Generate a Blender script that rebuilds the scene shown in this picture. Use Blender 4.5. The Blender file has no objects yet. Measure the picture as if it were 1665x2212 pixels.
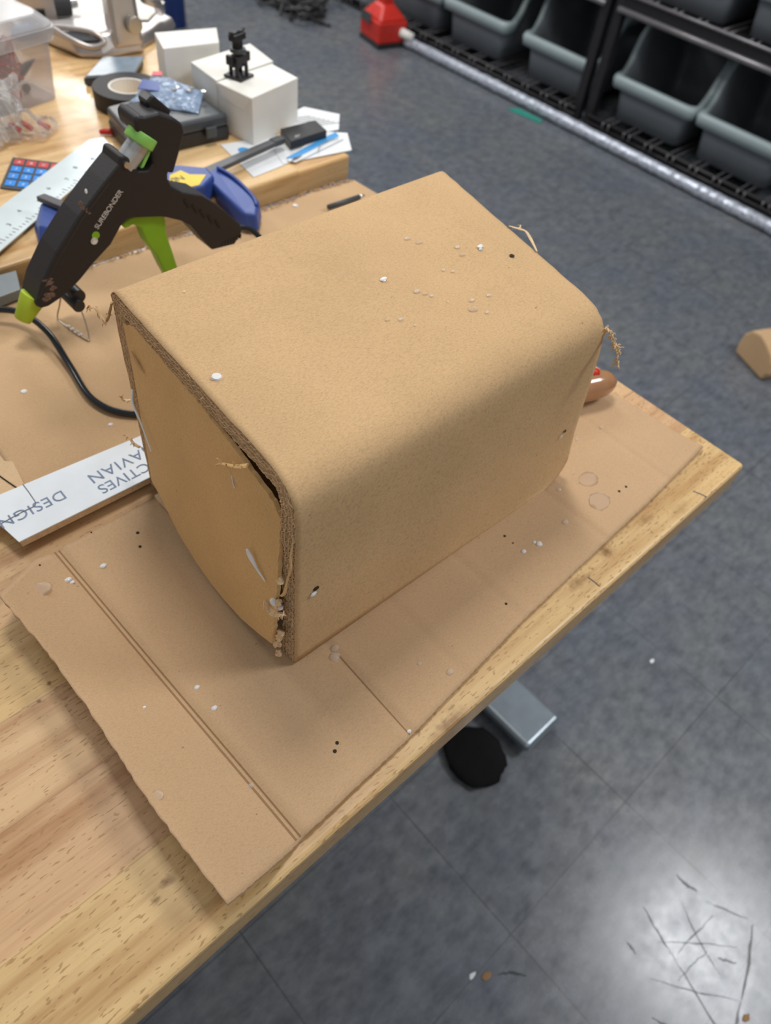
import bpy, bmesh, math, random
from mathutils import Vector, Matrix
random.seed(7)
PI = math.pi
scene = bpy.context.scene
COL = scene.collection

# ------------------------------------------------------------------ camera
cam_d = bpy.data.cameras.new('camera')
cam = bpy.data.objects.new('camera', cam_d); COL.objects.link(cam)
R = Matrix(((0.7313, 0.4760, -0.4885), (-0.6746, 0.6103, -0.4152), (0.1005, 0.6332, 0.7675)))
cam.matrix_world = Matrix.Translation((-0.6674, -0.099, 1.27)) @ R.to_4x4()
cam_d.sensor_fit = 'VERTICAL'; cam_d.sensor_height = 36.0
cam_d.lens = 36.0 * 1614.6 / 2212.0
cam_d.clip_start = 0.02; cam_d.clip_end = 60
cam_d.dof.use_dof = True
cam_d.dof.focus_distance = 0.50
cam_d.dof.aperture_fstop = 7.5
scene.camera = cam

# ------------------------------------------------------------------ view, world, lights
scene.view_settings.view_transform = 'Standard'
scene.view_settings.look = 'None'
scene.view_settings.gamma = 1.0
scene.view_settings.use_curve_mapping = False
scene.view_settings.exposure = 0.0
W = bpy.data.worlds.new('room'); scene.world = W; W.use_nodes = True
W.node_tree.nodes['Background'].inputs[0].default_value = (0.92, 0.95, 1.0, 1)
W.node_tree.nodes['Background'].inputs[1].default_value = 0.27

def panel(x, y, z, w, power, sx=0.6, sy=1.2):
    l = bpy.data.lights.new('ceiling_or_fill_light', 'AREA'); l.shape = 'RECTANGLE'
    l.size = sx; l.size_y = sy; l.energy = power; l.color = w
    o = bpy.data.objects.new('ceiling_or_fill_light', l); COL.objects.link(o); o.location = (x, y, z)
    return o
WHT = (1.0, 0.97, 0.92)
panel(0.05, 0.78, 2.7, WHT, 19, .45, .45)
panel(1.22, -0.93, 2.7, (0.97, .98, 1.0), 36, .6, .6)
panel(-2.1, -0.9, 2.7, WHT, 6, .6, .6)  # unseen fill lamp, added to brighten the box front
panel(-0.5, -2.8, 2.7, WHT, 12, .6, .6)  # added fill lamp out of view, lifts the right side of the box
panel(-0.75, 3.3, 2.7, WHT, 34)
panel(1.9, 5.4, 2.7, WHT, 70, .9, 1.5)
panel(1.2, 2.6, 2.7, (0.97, .98, 1.0), 32)

# ------------------------------------------------------------------ materials
def new_mat(name):
    m = bpy.data.materials.new(name); m.use_nodes = True
    nt = m.node_tree
    return m, nt, nt.nodes['Principled BSDF']

def N(nt, t, **kw):
    n = nt.nodes.new(t)
    for k, v in kw.items():
        setattr(n, k, v)
    return n

def mathn(nt, op, a, b=None, clamp=False):
    n = nt.nodes.new('ShaderNodeMath'); n.operation = op; n.use_clamp = clamp
    for i, v in enumerate((a, b)):
        if v is None: continue
        if isinstance(v, (int, float)): n.inputs[i].default_value = v
        else: nt.links.new(v, n.inputs[i])
    return n.outputs[0]

def ramp(nt, fac, stops):
    r = nt.nodes.new('ShaderNodeValToRGB'); nt.links.new(fac, r.inputs[0])
    e = r.color_ramp.elements
    while len(e) < len(stops): e.new(0.5)
    for i, (p, c) in enumerate(stops):
        e[i].position = p; e[i].color = (*c, 1) if len(c) == 3 else c
    return r.outputs[0]

def mixc(nt, fac, a, b, mode='MIX'):
    n = nt.nodes.new('ShaderNodeMix'); n.data_type = 'RGBA'; n.blend_type = mode
    for sock, v in ((n.inputs[0], fac), (n.inputs[6], a), (n.inputs[7], b)):
        if isinstance(v, (int, float)): sock.default_value = v
        elif isinstance(v, tuple): sock.default_value = (*v, 1) if len(v) == 3 else v
        else: nt.links.new(v, sock)
    return n.outputs[2]

def noise(nt, vec, scale, detail=3, rough=.5):
    n = nt.nodes.new('ShaderNodeTexNoise'); n.inputs['Scale'].default_value = scale
    n.inputs['Detail'].default_value = detail; n.inputs['Roughness'].default_value = rough
    if vec is not None: nt.links.new(vec, n.inputs['Vector'])
    return n.outputs['Fac']

def coords(nt, scale=(1, 1, 1), kind='Object', rot=(0, 0, 0)):
    tc = nt.nodes.new('ShaderNodeTexCoord'); mp = nt.nodes.new('ShaderNodeMapping')
    mp.inputs['Scale'].default_value = scale; mp.inputs['Rotation'].default_value = rot
    nt.links.new(tc.outputs[kind], mp.inputs[0]); return mp.outputs[0]

def bump(nt, b, h, strength, dist=.001):
    n = nt.nodes.new('ShaderNodeBump'); n.inputs['Strength'].default_value = strength
    n.inputs['Distance'].default_value = dist
    nt.links.new(h, n.inputs['Height']); nt.links.new(n.outputs[0], b.inputs['Normal'])

def simple(name, col, rough=.5, metal=0.0, var=.08, scale=40, bmp=0.0, **kw):
    m, nt, b = new_mat(name)
    v = coords(nt); f = noise(nt, v, scale)
    lo = tuple(c * (1 - var) for c in col); hi = tuple(min(1, c * (1 + var)) for c in col)
    nt.links.new(ramp(nt, f, [(0.3, lo), (0.7, hi)]), b.inputs['Base Color'])
    b.inputs['Roughness'].default_value = rough; b.inputs['Metallic'].default_value = metal
    for k, val in kw.items(): b.inputs[k.replace('_', ' ')].default_value = val
    if bmp: bump(nt, b, f, bmp)
    return m

def kraft(name, col, fiber=.10, blot=.10, blotscale=9, warm=None):
    m, nt, b = new_mat(name)
    v = coords(nt)
    vs = coords(nt, (1, 2.2, 1), rot=(0, 0, .5))
    f1 = noise(nt, vs, 420, 4, .7); f2 = noise(nt, v, blotscale, 3, .5); f3 = noise(nt, v, 1500, 2)
    base = ramp(nt, f2, [(.25, tuple(c * (1 - blot) for c in col)), (.75, tuple(c * (1 + blot) for c in col))])
    fib = ramp(nt, f1, [(.28, (1 - fiber * 2.2,) * 3), (.5, (1, 1, 1)), (.75, (1 + fiber,) * 3)])
    c1 = mixc(nt, 1.0, base, fib, 'MULTIPLY')
    spk = noise(nt, vs, 170, 1)
    sp = ramp(nt, spk, [(.17, (.62, .52, .42)), (.22, (1, 1, 1))])
    c2 = mixc(nt, 1.0, c1, sp, 'MULTIPLY')
    gr = ramp(nt, f3, [(.3, (.93,) * 3), (.7, (1.06,) * 3)])
    c3 = mixc(nt, 1.0, c2, gr, 'MULTIPLY')
    nt.links.new(c3, b.inputs['Base Color'])
    b.inputs['Roughness'].default_value = .82
    b.inputs['Specular IOR Level'].default_value = .25
    h = mathn(nt, 'ADD', f1, mathn(nt, 'MULTIPLY', noise(nt, v, 60, 2), .6))
    bump(nt, b, h, .22, .0006)
    return m

M = {}
M['kraft'] = kraft('kraft_liner', (.59, .388, .200))
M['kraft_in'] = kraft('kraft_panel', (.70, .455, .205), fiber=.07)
M['kraft_edge'] = kraft('kraft_torn_edge', (.74, .53, .31), fiber=.1, blot=.12, blotscale=120)
M['kraft_sheet'] = kraft('kraft_flat_sheet', (.53, .352, .202), fiber=.06, blot=.07, blotscale=6)
M['kraft_paper'] = kraft('kraft_wrapping', (.56, .37, .205), fiber=.05, blot=.13, blotscale=7)

def wood(name, tones, width=.0695, seed=0.0, pore=1.0, rough=.42, stains=(), bands=None):
    """edge glued rubberwood staves running along x"""
    m, nt, b = new_mat(name)
    tc = nt.nodes.new('ShaderNodeNewGeometry'); sep = nt.nodes.new('ShaderNodeSeparateXYZ')
    nt.links.new(tc.outputs['Position'], sep.inputs[0])
    yb = mathn(nt, 'FLOOR', mathn(nt, 'DIVIDE', sep.outputs['Y'], width))
    wn0 = N(nt, 'ShaderNodeTexWhiteNoise', noise_dimensions='1D')
    nt.links.new(mathn(nt, 'ADD', yb, seed), wn0.inputs['W'])
    xo = mathn(nt, 'ADD', mathn(nt, 'DIVIDE', sep.outputs['X'], .62), mathn(nt, 'MULTIPLY', wn0.outputs[0], 7.3))
    xb = mathn(nt, 'FLOOR', xo)
    key = mathn(nt, 'ADD', mathn(nt, 'MULTIPLY', yb, 13.7), mathn(nt, 'ADD', mathn(nt, 'MULTIPLY', xb, 5.31), seed))
    wn = N(nt, 'ShaderNodeTexWhiteNoise', noise_dimensions='1D'); nt.links.new(key, wn.inputs['W'])
    off = N(nt, 'ShaderNodeCombineXYZ'); 
    nt.links.new(mathn(nt, 'MULTIPLY', wn.outputs[0], 9.0), off.inputs[0])
    nt.links.new(mathn(nt, 'MULTIPLY', wn.outputs[0], 3.0), off.inputs[1])
    add = N(nt, 'ShaderNodeVectorMath', operation='ADD')
    nt.links.new(tc.outputs['Position'], add.inputs[0]); nt.links.new(off.outputs[0], add.inputs[1])
    def mp(s):
        q = nt.nodes.new('ShaderNodeMapping'); q.inputs['Scale'].default_value = s
        nt.links.new(add.outputs[0], q.inputs[0]); return q.outputs[0]
    wide = noise(nt, mp((2.2, 22, 22)), 2.0, 4, .55)
    fine = noise(nt, mp((6, 130, 130)), 2.2, 4, .6)
    pr = noise(nt, mp((150, 560, 560)), 1.0, 1, .4)
    dens = noise(nt, mp((5, 18, 18)), 1.6, 2)
    base = ramp(nt, wn.outputs[0], [(i / (len(tones) - 1), t) for i, t in enumerate(tones)])
    if bands:
        r_ = nt.nodes.new('ShaderNodeValToRGB'); r_.color_ramp.interpolation = 'CONSTANT'
        nt.links.new(mathn(nt, 'DIVIDE', mathn(nt, 'MAXIMUM', sep.outputs['Y'], .001), width * len(bands)), r_.inputs[0])
        e_ = r_.color_ramp.elements
        while len(e_) < len(bands): e_.new(.5)
        for i_, t_ in enumerate(bands): e_[i_].position = i_ / len(bands); e_[i_].color = (*t_, 1)
        base = mixc(nt, .75, base, r_.outputs[0])
    g1 = ramp(nt, wide, [(.3, (.66, .52, .40)), (.5, (1, 1, 1)), (.72, (1.12, 1.12, 1.09))])
    g2 = ramp(nt, fine, [(.3, (.84, .79, .72)), (.55, (1.02, 1.02, 1.02))])
    c = mixc(nt, .85, base, g1, 'MULTIPLY'); c = mixc(nt, .8, c, g2, 'MULTIPLY')
    pth = mathn(nt, 'ADD', pr, mathn(nt, 'MULTIPLY', mathn(nt, 'SUBTRACT', dens, .5), .35))
    pm = ramp(nt, pth, [(.635, (0, 0, 0)), (.675, (1, 1, 1))])
    c = mixc(nt, mathn(nt, 'MULTIPLY', pm, .62 * pore), c, (.30, .16, .055))
    # dark glue lines between staves
    fr = mathn(nt, 'FRACT', mathn(nt, 'DIVIDE', sep.outputs['Y'], width))
    ed = mathn(nt, 'LESS_THAN', mathn(nt, 'ABSOLUTE', mathn(nt, 'SUBTRACT', fr, .5)), .492)
    c = mixc(nt, ed, mixc(nt, .35, c, (.25, .14, .07)), c)
    # old spills and wear
    st = noise(nt, coords(nt, (1.0, 1.6, 1)), 7.5, 3, .5)
    c = mixc(nt, ramp(nt, st, [(.66, (0, 0, 0)), (.74, (.38,) * 3)]), c, (.36, .22, .10))
    wob = mathn(nt, 'MULTIPLY', mathn(nt, 'SUBTRACT', noise(nt, coords(nt), 160, 3), .5), 1.6)
    for (sx_, sy_, rx_, ry_, k_) in stains:
        dx_ = mathn(nt, 'DIVIDE', mathn(nt, 'SUBTRACT', sep.outputs['X'], sx_), rx_); dy_ = mathn(nt, 'DIVIDE', mathn(nt, 'SUBTRACT', sep.outputs['Y'], sy_), ry_)
        d_ = mathn(nt, 'SQRT', mathn(nt, 'ADD', mathn(nt, 'MULTIPLY', dx_, dx_), mathn(nt, 'MULTIPLY', dy_, dy_)))
        m_ = mathn(nt, 'MULTIPLY', mathn(nt, 'SUBTRACT', 1.0, mathn(nt, 'ADD', d_, wob), True), k_)
        c = mixc(nt, m_, c, (.25, .13, .045))
    nt.links.new(c, b.inputs['Base Color'])
    nt.links.new(ramp(nt, noise(nt, coords(nt), 14, 3), [(.3, (rough - .08,) * 3), (.7, (rough + .12,) * 3)]), b.inputs['Roughness'])
    bump(nt, b, fine, .08, .0006)
    return m
M['wood'] = wood('rubberwood_staves', [(.64, .44, .22), (.58, .35, .19), (.66, .46, .22), (.60, .38, .20)], seed=2.0, bands=[(.64, .44, .205), (.58, .36, .20), (.63, .41, .225), (.60, .41, .18), (.60, .38, .20), (.66, .45, .22), (.62, .40, .21), (.64, .43, .21), (.58, .38, .19), (.64, .44, .22)], stains=[(-.2095, .0245, .012, .008, 1.0), (-.256, .021, .016, .006, .8), (-.435, .003, .022, .008, .8), (-.146, .0235, .014, .006, .7), (-.649, .0464, .0055, .0045, 1.1), (-.660, .0420, .0042, .0035, 1.0), (-.640, .215, .0022, .002, 1.4), (-.652, .207, .0022, .002, 1.4), (-.11, .01, .02, .007, .4)])
M['wood_far'] = wood('rubberwood_glossy', [(.74, .50, .24), (.78, .54, .28), (.70, .44, .20)], width=.075, seed=4.3, pore=.3, rough=.30)

def floor_mat():
    m, nt, b = new_mat('vinyl_tile_floor')
    v = coords(nt)
    n1 = noise(nt, v, 26, 4, .62); n2 = noise(nt, coords(nt, (1, 2.6, 1), rot=(0, 0, .9)), 30, 4, .65)
    n3 = noise(nt, v, 2.0, 3, .5); n4 = noise(nt, v, 7, 3)
    mm = mathn(nt, 'ADD', mathn(nt, 'MULTIPLY', n1, .5), mathn(nt, 'MULTIPLY', n2, .5))
    c = ramp(nt, mm, [(.34, (.085, .092, .104)), (.5, (.132, .141, .154)), (.64, (.170, .180, .192))])
    c = mixc(nt, 1.0, c, ramp(nt, n3, [(.3, (.86, .9, .97)), (.7, (1.1, 1.08, 1.04))]), 'MULTIPLY')
    c = mixc(nt, 1.0, c, ramp(nt, n4, [(.3, (.92, .94, 1.0)), (.7, (1.06, 1.05, 1.0))]), 'MULTIPLY')
    # tile joints
    sep = nt.nodes.new('ShaderNodeSeparateXYZ'); nt.links.new(v, sep.inputs[0])
    def joint(ax, off, pitch):
        t = mathn(nt, 'FRACT', mathn(nt, 'DIVIDE', mathn(nt, 'SUBTRACT', sep.outputs[ax], off), pitch))
        return mathn(nt, 'GREATER_THAN', mathn(nt, 'ABSOLUTE', mathn(nt, 'SUBTRACT', t, .5)), .4955)
    j = mathn(nt, 'MAXIMUM', joint('X', .030, .305), joint('Y', -.148, .2715))
    jn = mathn(nt, 'MULTIPLY', j, ramp(nt, n4, [(.35, (.25,) * 3), (.6, (.75,) * 3)]))
    c = mixc(nt, jn, c, (.055, .055, .06))
    # pale grit and scratches
    sc = noise(nt, coords(nt, (60, 5, 5), rot=(0, 0, .6)), 1.2, 2)
    c = mixc(nt, ramp(nt, sc, [(.70, (0, 0, 0)), (.76, (.22,) * 3)]), c, (.22, .22, .23))
    nt.links.new(c, b.inputs['Base Color'])
    nt.links.new(ramp(nt, n1, [(.3, (.21,) * 3), (.7, (.31,) * 3)]), b.inputs['Roughness'])
    b.inputs['Specular IOR Level'].default_value = .55
    bump(nt, b, n4, .12, .003)
    return m
M['floor'] = floor_mat()

M['black_plastic'] = simple('black_plastic', (.018, .017, .018), .42, bmp=.1, scale=300)
M['black_soft'] = simple('black_moulded_plastic', (.014, .012, .013), .55, bmp=.15, scale=500)
M['matte_black'] = simple('black_matte', (.012, .011, .012), .95, Specular_IOR_Level=.1)
M['black_gloss'] = simple('black_gloss', (.012, .014, .018), .18)
M['green'] = simple('green_plastic', (.20, .42, .012), .38)
M['lime'] = simple('lime_rubber', (.42, .55, .025), .5)
M['green_pale'] = simple('pale_green_plastic', (.26, .60, .12), .4)
M['aluminium'] = simple('aluminium', (.62, .62, .62), .28, .95)
M['cast'] = simple('cast_aluminium', (.56, .52, .50), .38, .85, scale=12)
M['steel_scale'] = simple('brushed_steel_rule', (.66, .74, .76), .42, .35, var=.06, scale=20)
M['blue'] = simple('blue_nylon', (.035, .075, .30), .42)
M['yellow'] = simple('yellow_label', (.85, .60, .04), .5)
M['dark_bar'] = simple('dark_steel_bar', (.085, .088, .095), .42, .3)
M['grey_pad'] = simple('grey_rubber_pad', (.12, .115, .115), .7)
M['white_card'] = simple('white_card', (.84, .82, .76), .7, var=.02)
M['white_paper'] = simple('white_paper', (.78, .80, .82), .6, var=.05, scale=25)
M['white_print'] = simple('white_printed_face', (.78, .83, .88), .55, var=.05, scale=30)
M['print_blue'] = simple('grey_blue_print', (.17, .23, .34), .6, var=.2, scale=200)
M['blue_print'] = simple('blue_print', (.05, .33, .72), .5)
M['red'] = simple('red_plastic', (.62, .03, .018), .4)
M['key_blue'] = simple('blue_key', (.03, .28, .82), .4)
M['key_red'] = simple('red_key', (.62, .07, .07), .4)
M['dark_grey'] = simple('dark_grey_plastic', (.06, .065, .07), .5)
M['case_top'] = simple('case_lid', (.045, .052, .058), .33)
M['foot'] = simple('silver_powder_coat', (.24, .28, .31), .33, .55)
M['bin'] = simple('grey_bin_plastic', (.18, .20, .222), .42, var=.06, scale=8)
M['bin_rim'] = simple('pale_grey_bin_rim', (.33, .40, .41), .36, var=.06, scale=8)
M['rack'] = simple('black_rack_steel', (.022, .020, .022), .38, .2)
M['rack_wire'] = simple('rack_wire', (.22, .21, .22), .3, .5)
M['wall'] = simple('wall_paint', (.12, .12, .125), .9)
M['glue_white'] = simple('hardened_glue', (.80, .82, .82), .3)
M['green_tape'] = simple('green_tape', (.02, .26, .20), .5)
M['wire'] = simple('plated_wire', (.50, .46, .38), .35, .9)
M['scuff'] = simple('black_scuff', (.035, .035, .035), .8)
M['dirt'] = simple('brown_debris', (.30, .17, .08), .8)
M['hole'] = simple('dark_hole', (.022, .015, .008), .9)
M['graphite'] = simple('pencil_mark', (.16, .15, .15), .6)
M['crease'] = simple('crease_line', (.37, .235, .12), .85)
M['grime'] = simple('old_spill', (.30, .18, .075), .6)
M['red_dark'] = simple('deep_red_plastic', (.34, .012, .012), .45)
M['purple'] = simple('purple_plastic', (.12, .06, .30), .5)
M['brown_gloss'] = simple('amber_wood_lacquer', (.42, .20, .085), .16, coat=0) if False else simple('amber_lacquer', (.40, .20, .09), .18, Coat_Weight=.6)
M['pink_tape'] = simple('red_label', (.70, .10, .13), .5)
M['board_grey'] = simple('grey_bar', (.22, .25, .27), .4)
M['letters'] = simple('white_lettering', (.62, .60, .57), .6, var=.3, scale=300)
M['blue_pole'] = simple('blue_pole', (.02, .06, .28), .4)
M['burnt'] = simple('burnt_residue', (.16, .10, .075), .9, var=.5, scale=500, bmp=.5)
M['tan_card'] = kraft('tan_card', (.66, .47, .28), fiber=.05)
M['blue_cloudy'] = simple('blue_grey_plastic', (.22, .29, .36), .3, var=.15, scale=60)

def clear(name, col, alpha, rough=.15, tint_var=0, bmp=0.0, edge=.45):
    m, nt, b = new_mat(name)
    out = nt.nodes['Material Output']
    tr = nt.nodes.new('ShaderNodeBsdfTransparent'); tr.inputs[0].default_value = (*[min(1, c * .25 + .75) for c in col], 1)
    mx = nt.nodes.new('ShaderNodeMixShader')
    b.inputs['Base Color'].default_value = (*col, 1); b.inputs['Roughness'].default_value = rough
    lw = nt.nodes.new('ShaderNodeLayerWeight'); lw.inputs[0].default_value = .35
    f = mathn(nt, 'ADD', mathn(nt, 'MULTIPLY', lw.outputs['Facing'], edge), alpha, True)
    if bmp:
        h = noise(nt, coords(nt), bmp, 3); bump(nt, b, h, .9, .01)
        f = mathn(nt, 'ADD', f, mathn(nt, 'MULTIPLY', mathn(nt, 'SUBTRACT', h, .5), .8), True)
    nt.links.new(f, mx.inputs[0]); nt.links.new(tr.outputs[0], mx.inputs[1]); nt.links.new(b.outputs[0], mx.inputs[2])
    nt.links.new(mx.outputs[0], out.inputs['Surface'])
    return m
M['tub'] = clear('frosted_tub_plastic', (.74, .70, .70), .12, .25)
M['lid'] = clear('frosted_lid_plastic', (.72, .72, .74), .24, .18)
M['bag'] = clear('clear_bag_film', (.80, .78, .76), .16, .12, bmp=30)
M['pouch'] = clear('blue_pouch_film', (.34, .45, .62), .55, .15, bmp=40)
M['film'] = clear('shiny_roll_film', (.62, .66, .78), .78, .2, bmp=35)
M['glue'] = clear('clear_glue', (.86, .80, .72), .22, .08)
M['glue_milky'] = clear('milky_glue', (.86, .86, .86), .70, .2)

# ------------------------------------------------------------------ helpers
def tag(o, label=None, cat=None, group=None, kind=None):
    if label: o['label'] = label
    if cat: o['category'] = cat
    if group: o['group'] = group
    if kind: o['kind'] = kind
    return o

def empty(name, loc, label, cat, group=None, rz=0):
    o = bpy.data.objects.new(name, None); COL.objects.link(o)
    o.location = loc; o.rotation_euler = (0, 0, rz); o.empty_display_size = .02
    return tag(o, label, cat, group)

def obj(name, bm, mat, parent=None, world=True, smooth=False, bevel=0, seg=2, loc=None, label=None, solid=0):
    me = bpy.data.meshes.new(name)
    bmesh.ops.recalc_face_normals(bm, faces=bm.faces)
    bm.to_mesh(me); bm.free()
    mats = mat if isinstance(mat, (list, tuple)) else [mat]
    for m in mats: me.materials.append(m)
    if smooth:
        for p in me.polygons: p.use_smooth = True
    o = bpy.data.objects.new(name, me); COL.objects.link(o)
    if parent is not None:
        o.parent = parent
        if world:
            # geometry given in world coordinates: shift vertices into the parent's frame
            bpy.context.view_layer.update()
            me.transform(parent.matrix_world.inverted())
    elif loc is not None:
        me.transform(Matrix.Translation(loc).inverted()); o.location = loc
    if solid:
        s = o.modifiers.new('thick', 'SOLIDIFY'); s.thickness = solid; s.offset = 0
    if bevel:
        bv = o.modifiers.new('bevel', 'BEVEL'); bv.width = bevel; bv.segments = seg; bv.limit_method = 'ANGLE'
        bv.angle_limit = math.radians(35)
    if label: o['label'] = label
    return o

def add_box(bm, c, s, rz=0, rot=None):
    mt = Matrix.Translation(c) @ (rot.to_4x4() if rot is not None else Matrix.Rotation(rz, 4, 'Z')) @ Matrix.Diagonal((s[0], s[1], s[2], 1))
    return bmesh.ops.create_cube(bm, size=1, matrix=mt)
def box(c, s, rz=0, rot=None):
    bm = bmesh.new(); add_box(bm, c, s, rz, rot); return bm

def add_hexa(bm, bottom, top):
    a = [bm.verts.new(p) for p in bottom]; b = [bm.verts.new(p) for p in top]
    n = len(a)
    bm.faces.new(a[::-1]); bm.faces.new(b)
    for i in range(n): bm.faces.new((a[i], a[(i + 1) % n], b[(i + 1) % n], b[i]))
def hexa(bottom, top):
    bm = bmesh.new(); add_hexa(bm, bottom, top); return bm
def slab(pts, z0, z1):
    return hexa([(x, y, z0) for x, y in pts], [(x, y, z1) for x, y in pts])

def add_cyl(bm, c, r, h, seg=24, r2=None, rot=None):
    mt = Matrix.Translation(c) @ (rot.to_4x4() if rot is not None else Matrix.Identity(4))
    bmesh.ops.create_cone(bm, cap_ends=True, segments=seg, radius1=r, radius2=r if r2 is None else r2, depth=h, matrix=mt)
def cyl(c, r, h, seg=24, r2=None, rot=None):
    bm = bmesh.new(); add_cyl(bm, c, r, h, seg, r2, rot); return bm

def smooth_path(pts, n=8, closed=False):
    P = [Vector(p) for p in pts]; out = []
    L = len(P)
    for i in range(L if closed else L - 1):
        p0 = P[(i - 1) % L] if (closed or i > 0) else P[0]; p1 = P[i]; p2 = P[(i + 1) % L]
        p3 = P[(i + 2) % L] if (closed or i + 2 < L) else P[-1]
        for k in range(n):
            t = k / n
            out.append(0.5 * ((2 * p1) + (-p0 + p2) * t + (2 * p0 - 5 * p1 + 4 * p2 - p3) * t * t + (-p0 + 3 * p1 - 3 * p2 + p3) * t ** 3))
    if not closed: out.append(P[-1])
    return out

def add_tube(bm, pts, r, seg=8, cap=True, flat=1.0):
    P = [Vector(p) for p in pts]; rings = []
    up = Vector((0, 0, 1))
    prev = None
    for i, p in enumerate(P):
        d = (P[min(i + 1, len(P) - 1)] - P[max(i - 1, 0)])
        if d.length < 1e-9: d = Vector((1, 0, 0))
        d.normalize()
        if prev is None:
            a = d.cross(up)
            if a.length < 1e-3: a = d.cross(Vector((1, 0, 0)))
        else:
            a = prev - d * prev.dot(d)
        a.normalize(); prev = a; b = d.cross(a)
        rr = r[i] if isinstance(r, (list, tuple)) else r
        rings.append([bm.verts.new(p + (a * math.cos(2 * PI * k / seg) + b * math.sin(2 * PI * k / seg) * flat) * rr) for k in range(seg)])
    for i in range(len(rings) - 1):
        for k in range(seg):
            bm.faces.new((rings[i][k], rings[i][(k + 1) % seg], rings[i + 1][(k + 1) % seg], rings[i + 1][k]))
    if cap:
        bm.faces.new(rings[0][::-1]); bm.faces.new(rings[-1])
def tube(pts, r, seg=8, sm=0, flat=1.0):
    bm = bmesh.new()
    if sm:
        if isinstance(r, (list, tuple)):
            rs = smooth_path([(q, 0, 0) for q in r], sm); r = [v.x for v in rs]
        pts = smooth_path(pts, sm)
    add_tube(bm, pts, r, seg, flat=flat); return bm

def add_blob(bm, c, r, flat=.5, seed=0, jit=.2, sub=2, sx=1, sy=1):
    rnd = random.Random(seed)
    res = bmesh.ops.create_icosphere(bm, subdivisions=sub, radius=1.0)
    for v in res['verts']:
        k = 1 + (rnd.random() - .5) * jit
        v.co = Vector((v.co.x * r * k * sx, v.co.y * r * k * sy, v.co.z * r * flat * k)) + Vector(c)
def blob(c, r, flat=.5, seed=0, jit=.2, sub=2, sx=1, sy=1):
    bm = bmesh.new(); add_blob(bm, c, r, flat, seed, jit, sub, sx, sy); return bm

def prism(poly, org, u, v, depth):
    """polygon (a, b) in the plane org + a*u + b*v, extruded by vector depth"""
    u = Vector(u); v = Vector(v); org = Vector(org); d = Vector(depth)
    return hexa([org + u * a + v * b for a, b in poly], [org + u * a + v * b + d for a, b in poly])

def lettering(text, origin, xdir, ydir, size, mat, parent, name='lettering', spacing=1.0, thick=.0003, shear=0):
    cu = bpy.data.curves.new(name, 'FONT'); cu.body = text; cu.size = size; cu.extrude = thick / 2 
    cu.space_character = spacing; cu.align_x = 'LEFT'; cu.shear = shear
    tmp = bpy.data.objects.new('tmp_text', cu); COL.objects.link(tmp)
    bpy.context.view_layer.update()
    dg = bpy.context.evaluated_depsgraph_get()
    me = bpy.data.meshes.new_from_object(tmp.evaluated_get(dg))
    bpy.data.objects.remove(tmp); me.name = name
    x = Vector(xdir).normalized(); y = Vector(ydir); y = (y - x * y.dot(x)).normalized(); z = x.cross(y)
    mt = Matrix((x, y, z)).transposed().to_4x4(); mt.translation = Vector(origin)
    me.transform(mt); me.materials.clear(); me.materials.append(mat)
    for p in me.polygons: p.material_index = 0
    o = bpy.data.objects.new(name, me); COL.objects.link(o); o.parent = parent
    me.transform(parent.matrix_world.inverted())
    return o

def rect_pts(p0, p1, p2):
    p3 = (p0[0] + p2[0] - p1[0], p0[1] + p2[1] - p1[1]); return [p0, p1, p2, p3]

# ------------------------------------------------------------------ the setting
def grid_plane(x0, x1, y0, y1, z):
    bm = bmesh.new(); bm.faces.new([bm.verts.new(p) for p in ((x0, y0, z), (x1, y0, z), (x1, y1, z), (x0, y1, z))]); return bm
fl = obj('floor', grid_plane(-4, 3.2, -4, 8, 0), M['floor']); tag(fl, kind='structure')
bm = bmesh.new()
marks = [((-.003, -.275), (.002, -.312), .004), ((-.085, -.266), (-.107, -.333), .003), ((-.107, -.333), (-.150, -.470), .0022),
         ((.028, -.400), (-.078, -.440), .004), ((-.081, -.441), (-.160, -.470), .004), ((-.057, -.386), (-.040, -.41), .003),
         ((-.20, -.36), (-.178, -.42), .003), ((-.03, -.30), (-.075, -.40), .0018), ((-.01, -.35), (-.10, -.34), .0018),
         ((-.146, -.277), (-.150, -.295), .0035), ((-.11, -.31), (-.02, -.40), .0015), ((-.16, -.33), (-.08, -.44), .0015),
         ((.0, -.33), (.03, -.39), .0018), ((-.13, -.36), (-.06, -.37), .0015), ((-.30, -.20), (-.33, -.17), .003)]
for i, (a, b_, w) in enumerate(marks):
    rnd = random.Random(i); a = Vector((*a, 0)); b_ = Vector((*b_, 0)); d = (b_ - a).normalized(); nrm = Vector((-d.y, d.x, 0))
    prev = None
    for k in range(11):
        t = k / 10; c = a.lerp(b_, t) + nrm * ((rnd.random() - .5) * .0022 + .006 * (((i * 37) % 7) / 7 - .5) * math.sin(PI * t))
        ww = w * .65 * (.25 + math.sin(PI * min(max(t, .08), .92))) * (.5 + rnd.random() * .6)
        cur = (bm.verts.new((c + nrm * ww) + Vector((0, 0, .0006))), bm.verts.new((c - nrm * ww) + Vector((0, 0, .0006))))
        if prev: bm.faces.new((prev[0], prev[1], cur[1], cur[0]))
        prev = cur
M['scuff_soft'] = clear('rubbed_scuff', (.05, .05, .05), .20, .8)
obj('scuff_mark', bm, M['scuff_soft'], fl)
WY = 2.85
tag(obj('wall_back', box((2.95, 2, 1.3), (.1, 12, 2.6)), M['wall']), kind='structure')

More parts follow.
